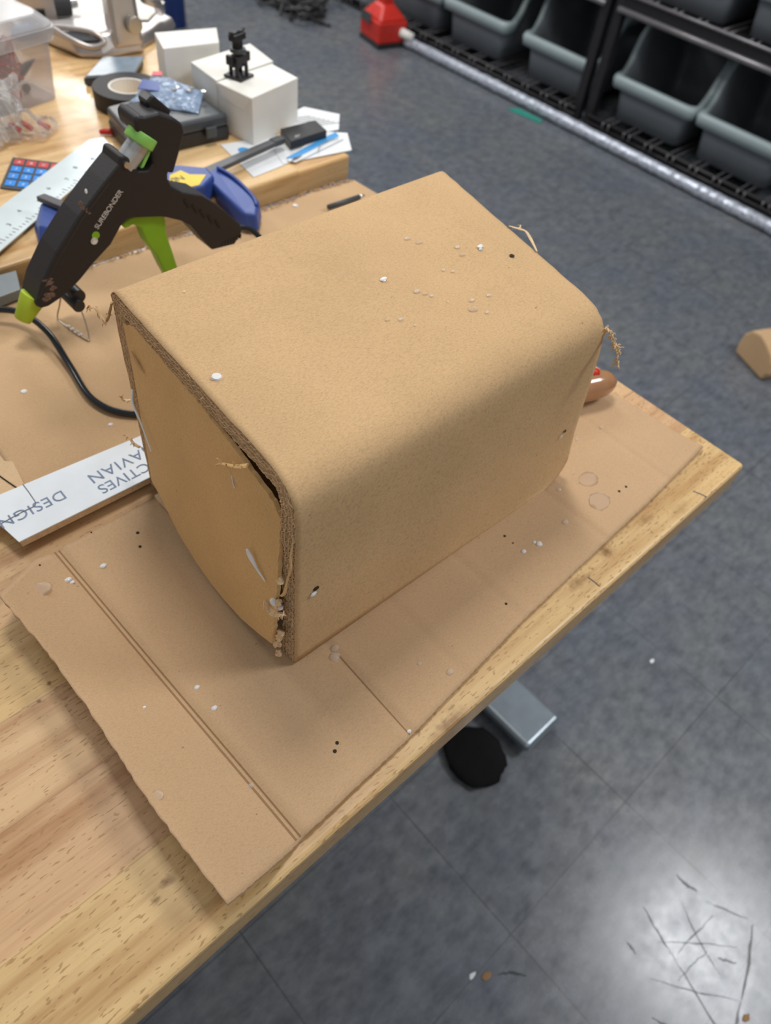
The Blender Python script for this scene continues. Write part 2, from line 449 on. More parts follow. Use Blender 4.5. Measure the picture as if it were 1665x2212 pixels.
# ------------------------------------------------------------------ near workbench
bench = empty('workbench', (-0.8, .34, 0), 'near workbench with pale jointed wood top, carrying the cardboard box', 'workbench')
top = obj('tabletop', box((-.9, .332, .7325), (1.8, .664, .035)), M['wood'], bench, bevel=.004, seg=3)
bm = bmesh.new(); add_box(bm, (-.004, .25, .031), (.093, .46, .024)); 
obj('foot', bm, M['foot'], bench, bevel=.009, seg=4, label='silver grey metal foot')
obj('column', box((-.004, .33, .37), (.07, .07, .68)), M['foot'], bench, bevel=.004)
obj('foot', box((-1.5, .25, .031), (.093, .46, .024)), M['foot'], bench, bevel=.009, seg=4)
obj('column', box((-1.5, .33, .37), (.07, .07, .68)), M['foot'], bench, bevel=.004)
obj('frame', box((-.75, .33, .695), (1.4, .08, .04)), M['foot'], bench)
for (a, b_) in (((-.2458, .0180), (-.2456, .0055)), ((-.0784, .0145), (-.0738, .0015))):
    a = Vector((*a, .7503)); b_ = Vector((*b_, .7503)); bm = bmesh.new(); add_tube(bm, [a, a.lerp(b_, .5) + Vector((.0004, 0, 0)), b_], .0006, 6, flat=.4)
    obj('pencil_mark', bm, M['graphite'], bench)
# flat matte black lump on the floor under the bench
bg = obj('black_lump', blob((-.118, .078, .012), .055, .22, 8, .16, 3, .95, 1.05), M['matte_black'], smooth=True, loc=(-.11, .095, 0))
tag(bg, 'black flat bundle on the floor under the bench edge, beside the silver foot', 'lump')

# ------------------------------------------------------------------ far workbench
Z2 = .768
far = empty('workbench', (-.5, 1.2, 0), 'far workbench with glossy wood top, crowded with tools and white boxes', 'workbench')
obj('tabletop', box((-.90, 1.44, .7505), (1.92 + .0, 1.50, .035)), M['wood_far'], far, bevel=.003, seg=2)
obj('column', box((-.15, 1.6, .367), (.07, .07, .733)), M['foot'], far)
obj('column', box((-1.5, 1.6, .367), (.07, .07, .733)), M['foot'], far)

# ------------------------------------------------------------------ big cardboard sheet under the box
def sheet_mesh(x0, x1, ybot, ytop, zfun, nx, ny, th, jag=0.0, seed=1, jagl=0.0):
    rnd = random.Random(seed); bm = bmesh.new(); up = []; dn = []
    jb = [(rnd.random() - .5) * jag for _ in range(nx + 1)]; jt = [(rnd.random() - .5) * jag for _ in range(nx + 1)]
    jl = [(rnd.random() - .5) * jagl for _ in range(ny + 1)]
    for i in range(nx + 1):
        t = i / nx; a = []; b_ = []
        for j in range(ny + 1):
            s = j / ny
            xx = x0(s) + (x1(s) - x0(s)) * t
            if i == 0: xx += jl[j]
            y0 = ybot(t) + jb[i]; y1 = ytop(t) + jt[i]
            yy = y0 + (y1 - y0) * s; z = zfun(xx, yy)
            a.append(bm.verts.new((xx, yy, z))); b_.append(bm.verts.new((xx, yy, z - th)))
        up.append(a); dn.append(b_)
    for i in range(nx):
        for j in range(ny):
            bm.faces.new((up[i][j], up[i + 1][j], up[i + 1][j + 1], up[i][j + 1]))
            bm.faces.new((dn[i][j], dn[i][j + 1], dn[i + 1][j + 1], dn[i + 1][j]))
    for i in range(nx):
        bm.faces.new((up[i][0], dn[i][0], dn[i + 1][0], up[i + 1][0])); bm.faces.new((up[i][ny], up[i + 1][ny], dn[i + 1][ny], dn[i][ny]))
    for j in range(ny):
        bm.faces.new((up[0][j], up[0][j + 1], dn[0][j + 1], dn[0][j])); bm.faces.new((up[nx][j], dn[nx][j], dn[nx][j + 1], up[nx][j + 1]))
    return bm
CRE = [(-.5765, .0042, .0016), (-.466, .0035, .0010), (-.400, .004, .0005), (-.325, .004, .0006), (-.202, .0035, .0007), (-.0885, .003, .0006)]
def crx(y): return -.5722 - .0092 * (y - .011) / .306
def zsheet(x, y):
    z = .7542
    for cx_, w, d in CRE:
        if cx_ < -.57: cx_ = crx(y)
        z -= d * math.exp(-((x - cx_) / w) ** 2)
        z += d * .6 * math.exp(-((x - cx_ - w * 2.2) / (w * 1.2)) ** 2)
    if x < -.578:
        t = (-.578 - x) / .055
        z += .028 * t ** 1.3 + .0015 * math.sin(y * 40) * t
    z += .0006 * math.sin(x * 31 + 1) * math.sin(y * 27)
    if x > -.05: z += .0035 * max(0, (x + .05) / .03) ** 2 * max(0, 1 - abs(y - .04) / .03)
    return z
sh = empty('cardboard_sheet', (-.33, .16, .75), 'large flat cardboard sheet with fold lines lying under the box along the bench edge', 'cardboard')
def lerp_keys(keys):
    def f(t):
        for (a, va), (b_, vb) in zip(keys, keys[1:]):
            if t <= b_: return va + (vb - va) * (t - a) / (b_ - a)
        return keys[-1][1]
    return f
bm = sheet_mesh(lambda s: -.6302 - .0045 * s - .002 * math.sin(s * 7), lambda s: -.0225 - .016 * s,
                lerp_keys([(0, .0046), (.1, .0105), (.27, .0142), (.5, .0255), (.82, .0335), (1, .0405)]),
                lerp_keys([(0, .283), (.06, .3115), (.1, .3165), (.25, .319), (1, .325)]), zsheet, 300, 60, .0038, .0006, 3, .0012)
obj('liner', bm, M['kraft_sheet'], sh, smooth=False)
for p in sh.children[0].data.polygons: p.use_smooth = len(p.vertices) == 4 and abs(p.normal.z) > .5
def zs(x, y): return zsheet(x, y)
for i, (x, y, r) in enumerate(((-.5206, .2931, .0014), (-.5267, .2793, .0013), (-.5108, .0449, .0013), (-.5160, .0413, .0014), (-.1434, .0598, .0013), (-.1328, .0591, .0013), (-.3261, .0452, .0012), (-.2731, .0936, .0012), (-.2730, .0837, .0008), (-.6336 + .035, .305, .0008), (-.55, .3163, .0007))):
    obj('punched_hole', cyl((x, y, zs(x, y) + .0001), r, .0005, 10), M['hole'], sh)
gl = [(-.5596, .2798, .0026, 0), (-.5881, .2825, .0028, 0), (-.5865, .279, .002, 0), (-.5621, .1431, .0020, 0), (-.5619, .1217, .0022, 0), (-.4682, .0984, .0042, 1), (-.463, .104, .003, 1), (-.4216, .0521, .0018, 1), (-.4085, .0315, .0028, 1), (-.2725, .0715, .0024, 0), (-.2551, .0682, .0030, 0), (-.2570, .072, .0018, 0), (-.2166, .0689, .0030, 1), (-.19, .098, .0025, 1), (-.085, .125, .002, 1), (-.155, .088, .010, 2), (-.17, .064, .011, 2), (-.575, .06, .002, 1), (-.60, .15, .0012, 0), (-.628, .085, .004, 2), (-.61, .28, .008, 2), (-.12, .13, .0018, 1), (-.465, .005 + .013, .0016, 0)]
M['glue_smear'] = clear('thin_glue_smear', (.84, .72, .58), .22, .35, edge=0)
for i, (x, y, r, k) in enumerate(gl):
    obj('glue_blob' if k < 2 else 'glue_smear', blob((x, y, zs(x, y) + .0001), r, .45 if k < 2 else .03, i, .25, 2, 1.15, .9), [M['glue_milky'], M['glue'], M['glue_smear']][k], sh, smooth=True)
for wdt, dx_, y0, y1, f_ in ((.0008, -.0012, .012, .316, 1), (.0006, .0022, .012, .316, 1), (.0006, 0, .0155, .098, 0)):
    bm = bmesh.new(); prev = None
    for k in range(41):
        y = y0 + (y1 - y0) * k / 40; x = (crx(y) if f_ else -.4665 + .002 * k / 40) + dx_
        cur = [bm.verts.new((x - wdt, y, zs(x - wdt, y) + .00025)), bm.verts.new((x + wdt, y, zs(x + wdt, y) + .00025))]
        if prev: bm.faces.new((prev[0], prev[1], cur[1], cur[0]))
        prev = cur
    CREASES = globals().get('CREASES', []) + [bm]
M['crease_soft'] = clear('pressed_crease', (.36, .22, .10), .30, .9)
for bm in CREASES: obj('crease', bm, M['crease_soft'], sh)

# ------------------------------------------------------------------ kraft sheet under the glue gun
def zk(x, y): return .7528 + .0011 * math.sin(x * 22 + 2) * math.sin(y * 31) + .0009 * math.sin(x * 60 + y * 35) + .0016 * math.exp(-((y - .44 - .1 * math.sin(x * 9)) / .012) ** 2) * max(0, math.sin(x * 11 + 5))
kp = empty('cardboard_sheet', (-.3, .52, .75), 'crumpled brown cardboard sheet under the glue gun with torn far edge', 'cardboard')
bm = sheet_mesh(lambda s: -.572 + .012 * s - .02 * math.sin(s * 3) * 0, lambda s: .068 - .03 * s, lambda t: .345, lambda t: .662 - .006 * t, zk, 150, 80, .0026, .004, 9)
lo = obj('liner', bm, M['kraft_paper'], kp, smooth=True)
rnd = random.Random(5); bm = bmesh.new()
for k in range(170):
    x = -.50 + .53 * k / 170 + rnd.random() * .003; y = .660 - .006 * (x + .57) / .62 + (rnd.random() - .5) * .004
    add_tube(bm, [(x, y, .753), (x + (rnd.random() - .4) * .008, y + .002 + rnd.random() * .003, .7545 + rnd.random() * .0025), (x + (rnd.random() - .2) * .014, y + (rnd.random() - .3) * .006, .753 + rnd.random() * .004)], .0006, 4)
obj('torn_edge', bm, M['kraft_paper'], kp)
for i, (x, y, r) in enumerate(((-.5141, .5100, .003), (-.4721, .4227, .0025), (-.0751, .6446, .004))):
    obj('glue_blob', blob((x, y, zk(x, y)), r, .3, i, .3), M['glue_milky'], kp, smooth=True)
t2 = obj('card_strip', slab([(-.66, .40), (-.572, .372), (-.560, .452), (-.585, .60), (-.70, .62)], .7502, .7535), M['tan_card'], loc=(-.6, .45, .75))
tag(t2, 'pale tan card piece with cracked edge at the left frame edge beside the crumpled sheet', 'card')
bm = tube([(-.5655, .373, .7537), (-.575, .40, .7538), (-.583, .43, .7538), (-.60, .46, .7538)], .0007, 6, 3)
obj('crack', bm, M['hole'], t2)

# ------------------------------------------------------------------ the cardboard box
bx = empty('cardboard_box', (-.34, .22, .75), 'large handmade kraft cardboard box with rounded edge and rough corrugated front rim', 'box')
def bez(p0, p1, p2, n):
    p0, p1, p2 = Vector(p0), Vector(p1), Vector(p2)
    return [p0 * (1 - t) ** 2 + p1 * 2 * t * (1 - t) + p2 * t * t for t in [k / n for k in range(n + 1)]]
def lin(p0, p1, n):
    p0, p1 = Vector(p0), Vector(p1); return [p0.lerp(p1, k / n) for k in range(n + 1)]
near = lin((-.4840, .3310, .7570), (-.4790, .3435, .940), 14)[:-1] + bez((-.4790, .3435, .940), (-.4786, .3440, .9490), (-.4790, .3340, .9492), 4)[:-1] \
     + lin((-.4790, .3340, .9492), (-.4925, .1400, .9500), 22)[:-1] + bez((-.4925, .1400, .9500), (-.4960, .1125, .9500), (-.4966, .1122, .9240), 12)[:-1] \
     + lin((-.4966, .1122, .9240), (-.4957, .1120, .7562), 16)
farp = lin((-.1410, .3450, .7570), (-.1410, .3500, .936), 14)[:-1] + bez((-.1410, .3500, .936), (-.1410, .3510, .9450), (-.1425, .3400, .9452), 4)[:-1] \
     + lin((-.1425, .3400, .9452), (-.1870, .1450, .9450), 22)[:-1] + bez((-.1870, .1450, .9450), (-.1940, .1122, .9450), (-.1905, .1120, .9180), 12)[:-1] \
     + [Vector(p) for p in [(-.1875, .112, .905), (-.1850, .112, .893), (-.183, .112, .880), (-.181, .112, .866), (-.1795, .112, .852), (-.178, .112, .838), (-.1765, .1118, .824), (-.1750, .1115, .811), (-.173, .1110, .799), (-.1715, .1105, .788), (-.1705, .1098, .779), (-.1712, .1092, .771), (-.175, .1085, .765), (-.1805, .1078, .7602), (-.188, .107, .7575), (-.198, .1062, .7562), (-.206, .1058, .7562)]]
assert len(near) == len(farp), (len(near), len(farp))
def inward(path):
    out = []
    for i in range(len(path)):
        d = path[min(i + 1, len(path) - 1)] - path[max(i - 1, 0)]; d.x = 0; d.normalize()
        out.append(Vector((0, d.z, -d.y)) * -1)
    return out
nin = inward(near); fin = inward(farp)
ctr = Vector((0, .23, .85))
if (Vector((0, ctr.y - near[25].y, ctr.z - near[25].z))).dot(nin[25]) < 0:
    nin = [-v for v in nin]; fin = [-v for v in fin]
def P(i, t, off=0.0):
    a = near[i] + nin[i] * off; b_ = farp[i] + fin[i] * off
    q = a.lerp(b_, t)
    # slight bulge of the board along the length
    q.z += .0010 * math.sin(PI * t) * (1 if near[i].z > .93 else 0)
    return q
def wrap_layer(o0, o1, t0, t1, nt_, jag=0.0):
    bm = bmesh.new(); n = len(near); A = []; B = []
    rnd = random.Random(11)
    for k in range(nt_ + 1):
        t = t0 + (t1 - t0) * k / nt_
        row_a = []; row_b = []
        for i in range(n):
            j = (rnd.random() - .5) * jag if k in (0, nt_) else 0
            row_a.append(bm.verts.new(P(i, t, o0) + Vector((j, 0, 0)))); row_b.append(bm.verts.new(P(i, t, o1) + Vector((j, 0, 0))))
        A.append(row_a); B.append(row_b)
    for k in range(nt_):
        for i in range(n - 1):
            bm.faces.new((A[k][i], A[k + 1][i], A[k + 1][i + 1], A[k][i + 1])); bm.faces.new((B[k][i], B[k][i + 1], B[k + 1][i + 1], B[k + 1][i]))
        bm.faces.new((A[k][0], B[k][0], B[k + 1][0], A[k + 1][0])); bm.faces.new((A[k][n - 1], A[k + 1][n - 1], B[k + 1][n - 1], B[k][n - 1]))
    for i in range(n - 1):
        bm.faces.new((A[0][i], A[0][i + 1], B[0][i + 1], B[0][i])); bm.faces.new((A[nt_][i], B[nt_][i], B[nt_][i + 1], A[nt_][i + 1]))
    return bm
obj('wrap', wrap_layer(0, .0007, 0, 1, 60, .0008), M['kraft'], bx, smooth=True)
obj('inner_plies', wrap_layer(.0008, .0125, .085, .996, 12), M['kraft_edge'], bx)
# corrugated rims: liners and flutes that you look into, at the near and the far end
def resample(path, inn, step):
    pts = []; acc = 0
    for i in range(len(path) - 1):
        a, b_ = path[i], path[i + 1]; L = (b_ - a).length; d = 0
        n = max(1, round(L / step))
        for k in range(n): 
            t = k / n; pts.append((a.lerp(b_, t), inn[i].lerp(inn[i + 1], t).normalized(), acc + L * t))
        acc += L
    pts.append((path[-1], inn[-1], acc)); return pts
rs = resample(near, nin, .0008)
PLY = .0035
def ribbon(bm, offf, depth, rnd, th=.00028, jag=.0014, dirx=1, rs=rs):
    prev = None; jj = 0
    for k, (p, nn, s) in enumerate(rs):
        o = offf(s); jj = jj * .7 + (rnd.random() - .5) * jag
        a = p + nn * (o - th); b_ = p + nn * (o + th)
        x0 = Vector((jj * dirx, 0, 0)); x1 = Vector((depth * dirx, 0, -.0010 if p.z > .93 else 0))
        cur = [bm.verts.new(v) for v in (a + x0, b_ + x0, b_ + x1, a + x1)]
        if prev:
            for e in range(3):
                bm.faces.new((prev[e], cur[e], cur[e + 1], prev[e + 1]))
            bm.faces.new((prev[3], cur[3], cur[0], prev[0]))
        prev = cur
rim = bmesh.new()
for k in range(1, 5):
    rnd = random.Random(20 + k)
    ribbon(rim, lambda s, k=k: k * PLY + .00025 * math.sin(s * 210 + k * 2) + .00022 * math.sin(s * 90 + k), .029, rnd, .00022, .0006)
for k in range(4):
    rnd = random.Random(30 + k); ph = rnd.random() * 6; lam = (.0078, .0070, .0084, .0074)[k]
    sq = (0, .0, .0, .0)[k]
    ribbon(rim, lambda s, k=k, ph=ph, lam=lam: (k + .5) * PLY + .0006 + (PLY * .38) * math.sin(2 * PI * s / lam + ph + .9 * math.sin(s * 45)), .0285, rnd, .00020, .0006)
obj('corrugated_rim', rim, M['kraft_edge'], bx)
# loose fibres torn out of the rim
rnd = random.Random(77); bm = bmesh.new()
for k in range(150):
    p, nn, s = rs[rnd.randrange(len(rs))]
    lowright = p.y < .125
    if rnd.random() < (.25 if not lowright else 0): continue
    o = PLY * (1 + 3.2 * rnd.random()); a = p + nn * o + Vector((.001, 0, 0))
    d = Vector((-.6 - rnd.random(), rnd.random() - .5, rnd.random() - .5)).normalized(); L = .0012 + .0030 * rnd.random() ** 3
    mid = a + d * L * .6 + Vector((0, rnd.random() - .5, rnd.random() - .5)) * L * .6
    add_tube(bm, [a, mid, mid + Vector((rnd.random() - .7, rnd.random() - .5, rnd.random() - .5)) * L], [.0005, .0004, .0002], 4, flat=.5)
obj('loose_fibres', bm, M['kraft_edge'], bx)['kind'] = 'stuff'
# front panel
pp = [(-.4801, .3300, .9275), (-.4830, .3230, .8900), (-.4945, .3040, .7925), (-.4964, .2869, .7850), (-.4997, .2609, .7690), (-.5026, .2310, .7618), (-.5045, .2100, .7608), (-.5056, .1913, .7612), (-.5072, .1642, .7668), (-.5081, .1390, .7776), (-.5085, .1240, .7850), (-.5070, .1228, .8042), (-.4992, .1255, .8838), (-.4961, .1273, .9160), (-.4952, .1357, .9240), (-.4923, .1725, .9300), (-.4883, .2177, .9345), (-.4844, .2663, .9350), (-.4808, .3125, .9360)]
pn = Vector((.993, -.0741, -.0923)).normalized()
fine = []
PPV = [Vector(p) for p in pp]; rnd = random.Random(4)
for i in range(len(PPV)):
    a, b_ = PPV[i], PPV[(i + 1) % len(PPV)]; n = max(1, int((b_ - a).length / .003))
    topside = i >= 11
    for k in range(n):
        q = a.lerp(b_, k / n)
        if k: q += Vector((0, rnd.random() - .5, rnd.random() - .5)) * (.0016 if topside else .0004)
        fine.append(q)
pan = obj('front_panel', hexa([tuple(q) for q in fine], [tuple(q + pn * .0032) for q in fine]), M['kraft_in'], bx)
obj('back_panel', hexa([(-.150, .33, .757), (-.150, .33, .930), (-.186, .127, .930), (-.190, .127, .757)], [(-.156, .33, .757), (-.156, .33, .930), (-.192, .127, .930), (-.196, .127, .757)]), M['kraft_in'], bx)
obj('base_panel', hexa([(-.49, .315, .7575), (-.49, .13, .7575), (-.20, .13, .7575), (-.16, .32, .7575)], [(-.49, .315, .7605), (-.49, .13, .7605), (-.20, .13, .7605), (-.16, .32, .7605)]), M['kraft_edge'], bx)
# curled paper shreds
def shred(pts, r, m='kraft_edge', nm='torn_shred', fuzz=10, seed=0):
    bm = tube(pts, r, 6, 5, flat=.35); rnd = random.Random(seed)
    sp = smooth_path(pts, 6)
    for k in range(fuzz):
        p = sp[rnd.randrange(len(sp))]; d = Vector((rnd.random() - .5, rnd.random() - .5, rnd.random() - .5))
        rr = r[0] if isinstance(r, (list, tuple)) else r
        add_tube(bm, [p, p + d * rr * 3, p + d * rr * 4.5 + Vector((0, 0, -rr))], [rr * .4, rr * .3, rr * .15], 4)
    return obj(nm, bm, M[m], bx, smooth=False)
shred([(-.482, .337, .942), (-.484, .341, .931), (-.485, .346, .922), (-.486, .350, .918)], [.0018, .0022, .0026, .0012], 'kraft', seed=1)
shred([(-.485, .350, .919), (-.484, .358, .920), (-.484, .364, .9225), (-.485, .371, .918), (-.484, .379, .9125), (-.483, .377, .9165)], [.0013, .0010, .0013, .0010, .0008, .0006], 'kraft', seed=2)
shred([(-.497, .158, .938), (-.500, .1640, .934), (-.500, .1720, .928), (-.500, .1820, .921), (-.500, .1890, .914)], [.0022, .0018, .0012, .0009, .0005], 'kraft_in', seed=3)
shred([(-.505, .114, .833), (-.506, .119, .829), (-.506, .127, .824), (-.506, .1335, .828)], [.0016, .0030, .0028, .0008], seed=4, fuzz=30)
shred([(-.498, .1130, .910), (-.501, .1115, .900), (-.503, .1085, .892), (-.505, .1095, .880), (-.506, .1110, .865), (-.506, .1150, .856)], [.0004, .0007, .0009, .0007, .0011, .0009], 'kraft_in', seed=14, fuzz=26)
shred([(-.487, .331, .805), (-.489, .337, .806), (-.489, .344, .808), (-.490, .350, .806)], [.0014, .0014, .0008, .0004], 'kraft', seed=5)
shred([(-.482, .338, .850), (-.486, .343, .848), (-.487, .347, .851)], [.0018, .0016, .0006], seed=6)
shred([(-.1640, .2430, .9465), (-.1615, .2350, .9472), (-.1590, .2285, .9472), (-.1635, .2195, .9470), (-.1700, .2090, .9465), (-.1735, .2035, .9462)], [.0006, .0014, .0012, .0015, .0010, .0007], seed=7, fuzz=40)
shred([(-.1610, .2340, .947), (-.1555, .2370, .9475)], [.0011, .0005], seed=17, fuzz=6)
shred([(-.189, .1150, .9310), (-.188, .1100, .9290), (-.188, .1060, .9235), (-.188, .1010, .9205), (-.188, .0975, .9160), (-.188, .0960, .9100), (-.188, .0925, .9065)], [.0018, .0015, .0012, .0018, .0015, .0011, .0006], seed=8, fuzz=60)
shred([(-.188, .1005, .9210), (-.188, .0950, .9245)], [.0008, .0005], seed=9, fuzz=4)
shred([(-.171, .109, .790), (-.160, .106, .789), (-.150, .104, .790), (-.144, .103, .789)], [.0003, .0003, .0003, .0002], 'kraft', nm='torn_shred', seed=10, fuzz=0)
shred([(-.172, .111, .785), (-.171, .110, .775), (-.175, .109, .770)], [.0008, .001, .0004], seed=11, fuzz=8)
# clumps of torn fibre at the lower right of the rim
for i, (y, z, r) in enumerate(((.118, .868, .0028), (.120, .840, .0028), (.121, .832, .0025), (.119, .80, .0035), (.121, .792, .003), (.123, .780, .0035), (.121, .770, .003))):
    bm = blob((-.5040, y, z), r * .8, 1.3, 40 + i, .9, 2); obj('torn_fibre_clump', bm, M['kraft_edge'], bx)
# glue strings on the front
def on_panel(y, z, off=.0008):
    a = PPV[0]; x = a.x - (pn.y * (y - a.y) + pn.z * (z - a.z)) / pn.x; return Vector((x, y, z)) - pn * off
obj('glue_string', tube([(-.4835, .329, .868), on_panel(.322, .862, .002), on_panel(.311, .856, .003), on_panel(.303, .848, .003), on_panel(.291, .838, .004)], [.0013, .0011, .0008, .0008, .0005], 8, 5), M['glue_white'], bx, smooth=True)
obj('glue_string', tube([on_panel(.155, .862, .004), on_panel(.1515, .857, .003), on_panel(.145, .851, .002), on_panel(.136, .846, .001)], [.0010, .0019, .0011, .0005], 8, 5), M['glue_white'], bx, smooth=True)
obj('glue_blob', blob((-.5055, .1235, .838), .0026, .8, 2, .2, 2, 1, 1.5), M['glue_milky'], bx, smooth=True)
obj('glue_blob', blob((-.5035, .1185, .835), .0018, .8, 3, .2), M['glue_milky'], bx, smooth=True)
obj('glue_string', tube([on_panel(.318, .912), on_panel(.309, .908, .0012), on_panel(.300, .905)], [.0004, .0012, .0004], 6, 4), M['kraft'], bx)
obj('glue_smear', blob(on_panel(.176, .902, 0), .0045, .25, 5, .3, 2, .15, 1), M['glue_smear'], bx, smooth=True)
obj('glue_string', tube([on_panel(.181, .906), on_panel(.179, .900), on_panel(.177, .899)], .0004, 6, 3), M['glue_milky'], bx)
# marks on the top
ZT = .9500
def tz(x, y): return ZT - .004 * (x + .49) / .31 * 1.0 + .0010 * math.sin(PI * max(0, min(1, (x + .49) / .31)))
obj('pin_hole', cyl((-.1969, .2107, tz(-.1969, .2107) + .0001), .0021, .0004, 16), M['hole'], bx)
obj('glue_plug', cyl((-.4736, .2219, tz(-.4736, .2219) + .0004), .0034, .0012, 24, .0030), M['glue_milky'], bx, smooth=False)
obj('glue_plug', blob((-.4760, .2222, tz(-.4736, .2219)), .0022, .5, 3), M['glue'], bx, smooth=True)
for i, (x, y, r, k) in enumerate(((-.2102, .2340, .0026, 0), (-.2125, .2315, .0016, 0), (-.3106, .2422, .0023, 0), (-.3085, .2435, .0013, 0), (-.2536, .2753, .0024, 1), (-.2490, .2660, .0028, 3), (-.2270, .2440, .0022, 1), (-.2312, .2340, .0024, 3), (-.2611, .2267, .0013, 1), (-.2563, .2212, .0015, 1), (-.2994, .2174, .0022, 1), (-.2960, .2120, .0020, 3), (-.2940, .2070, .0014, 1), (-.2794, .1779, .0035, 3), (-.2720, .1860, .0018, 1), (-.2736, .1691, .0014, 1), (-.2560, .1830, .0016, 1), (-.3338, .1988, .0018, 1), (-.3420, .2040, .0018, 3), (-.33, .188, .0010, 1), (-.2890, .1950, .0008, 1), (-.44, .31, .0006, 0))):
    obj('glue_blob', blob((x, y, tz(x, y) + .0002), r, (.7, .35, .3, .12)[k], 60 + i, .5 if k == 0 else .3, 2, 1.3, .8), [M['glue_white'], M['glue'], M['glue'], M['glue_smear']][k], bx, smooth=k > 0)
obj('pin_hole', blob((-.4788, .1116, .843), .0022, .9, 2, .3, 2, 1.2, .25), M['hole'], bx)
obj('glue_blob', blob((-.4815, .1110, .8395), .0022, .9, 3, .3, 2, 1.2, .5), M['glue_milky'], bx, smooth=True)
obj('pin_hole', blob((-.1970, .1108, .826), .0016, .9, 2, .3, 2, 1.2, .3), M['hole'], bx)
obj('glue_blob', blob((-.2010, .1105, .8220), .0022, .9, 3, .3, 2, 1.2, .5), M['glue'], bx, smooth=True)

# ------------------------------------------------------------------ white printed strip
stp = empty('printed_strip', (-.53, .36, .753), 'white printed card strip with grey blue capital letters, left of the box', 'card')
s_poly = [(-.6010, .3335), (-.4700, .3315), (-.4560, .3800), (-.600, .3905), (-.640, .3925), (-.640, .362), (-.6025, .3590)]
s_main = [(-.6010, .3335), (-.46, .3310), (-.455, .3800), (-.590, .3890), (-.6400, .3925), (-.6400, .3600), (-.6045, .3580)]
def zst(x): return .0135
obj('printed_face', slab(s_main, .7640, .7652), M['white_print'], stp, bevel=.0004)
obj('corrugated_core', slab([(x * .998 - .001, y + .001) for x, y in [(-.5995, .3345), (-.46, .3320), (-.455, .3780), (-.60, .3870)]], .7555, .7640), M['kraft_edge'], stp)
xd = Vector((-.1310, .0020, 0)); yd = Vector((0, -1, 0))
ZL = .7653
lettering('DESIGN', (-.5485, .3630, ZL), (-1, .02, 0), (-.02, -1, 0), .0155, M['print_blue'], stp, spacing=1.08)
lettering('NAVIAN', (-.4600, .3660, ZL), (-1, -.02, 0), (.02, -1, 0), .0165, M['print_blue'], stp, spacing=1.1)
lettering('ECTIVES', (-.4690, .3490, ZL), (-1, .0, 0), (.0, -1, 0), .0155, M['print_blue'], stp, spacing=1.0)
obj('crease', tube([(-.603, .3592, .7654), (-.585, .3603, .7654), (-.5735, .3610, .7654), (-.5715, .372, .7654), (-.5710, .388, .7654)], .0004, 6, 4), M['graphite'], stp)

# ------------------------------------------------------------------ black cable
cb = obj('power_cable', tube([(-.56, .655, .760), (-.515, .642, .762), (-.487, .627, .7665), (-.466, .602, .768), (-.459, .562, .765), (-.464, .512, .759), (-.470, .457, .757), (-.452, .420, .756), (-.40, .385, .756), (-.33, .375, .756)], .0034, 10, 8), M['black_gloss'], smooth=True, loc=(-.47, .5, .755))
tag(cb, 'black twin power cable curving over the crumpled sheet to the box', 'cable')

# ------------------------------------------------------------------ grey bar at left
gb = empty('metal_bar', (-.47, .665, .753), 'grey flat metal bar end under the glue gun nozzle at the left edge', 'bar')
obj('bar_top', hexa([(-.56, .640, .7545), (-.448, .645, .7545), (-.436, .680, .7545), (-.56, .690, .7545)], [(-.56, .640, .766), (-.448, .645, .766), (-.436, .680, .766), (-.56, .690, .766)]), M['board_grey'], gb, bevel=.001)

# ------------------------------------------------------------------ glue gun
GY = .575
gun = empty('glue_gun', (-.36, GY, .755), 'black hot glue gun with lime nozzle and green trigger standing on a wire stand', 'glue gun')
def gun_part(name, poly, half, mat, bev=.006, seg=4, y=GY, parent=gun, label=None):
    return obj(name, prism(poly, (0, y - half, 0), (1, 0, 0), (0, 0, 1), (0, 2 * half, 0)), mat, parent, bevel=bev, seg=seg, label=label)
body_poly = [(-.4632, .7999), (-.4631, .8036), (-.4532, .8220), (-.4308, .8490), (-.4016, .8765), (-.3697, .9013), (-.3532, .9132), (-.3500, .9200), (-.3460, .9200), (-.3409, .9160), (-.3400, .9080), (-.3340, .9020), (-.3240, .9000), (-.3180, .9050), (-.3150, .9160),
             (-.2960, .9230), (-.2861, .9170), (-.2938, .9025), (-.3032, .8915), (-.3040, .8867), (-.3009, .8771), (-.2900, .8690), (-.2672, .8590), (-.2510, .8450), (-.2350, .8280), (-.2210, .8120), (-.2190, .8020),
             (-.2297, .7900), (-.2600, .7930), (-.2741, .8144), (-.2830, .8291), (-.2945, .8385), (-.3095, .8467), (-.3166, .8499), (-.3460, .8578), (-.3537, .8582), (-.3616, .8537), (-.3758, .8381), (-.3973, .8249), (-.4146, .8122), (-.4267, .8050), (-.4400, .7995), (-.4521, .7960), (-.4590, .7965)]
gun_part('body', body_poly, .016, M['black_soft'], .0075, 5)
hood = [(-.3180, .9000), (-.3170, .9160), (-.3200, .9260), (-.3300, .9370), (-.3308, .9470), (-.3270, .9520), (-.3206, .9500), (-.3050, .9500), (-.2900, .9420), (-.2810, .9350), (-.2800, .9260), (-.2861, .9120), (-.2970, .8900)]
gun_part('rear_hood', hood, .0165, M['black_soft'], .006, 4)
gun_part('rear_hood', [(-.3060, .9440), (-.3090, .9550), (-.3008, .9600), (-.2830, .9420), (-.2880, .9360)], .008, M['black_plastic'], .002, 2, y=GY + .006)
gun_part('seam', [(-.4600, .8090), (-.4588, .8085), (-.4290, .8420), (-.3990, .8710), (-.3640, .8990), (-.3650, .9000), (-.4000, .8722), (-.4300, .8430)], .0163, M['black_plastic'], .0003, 1)
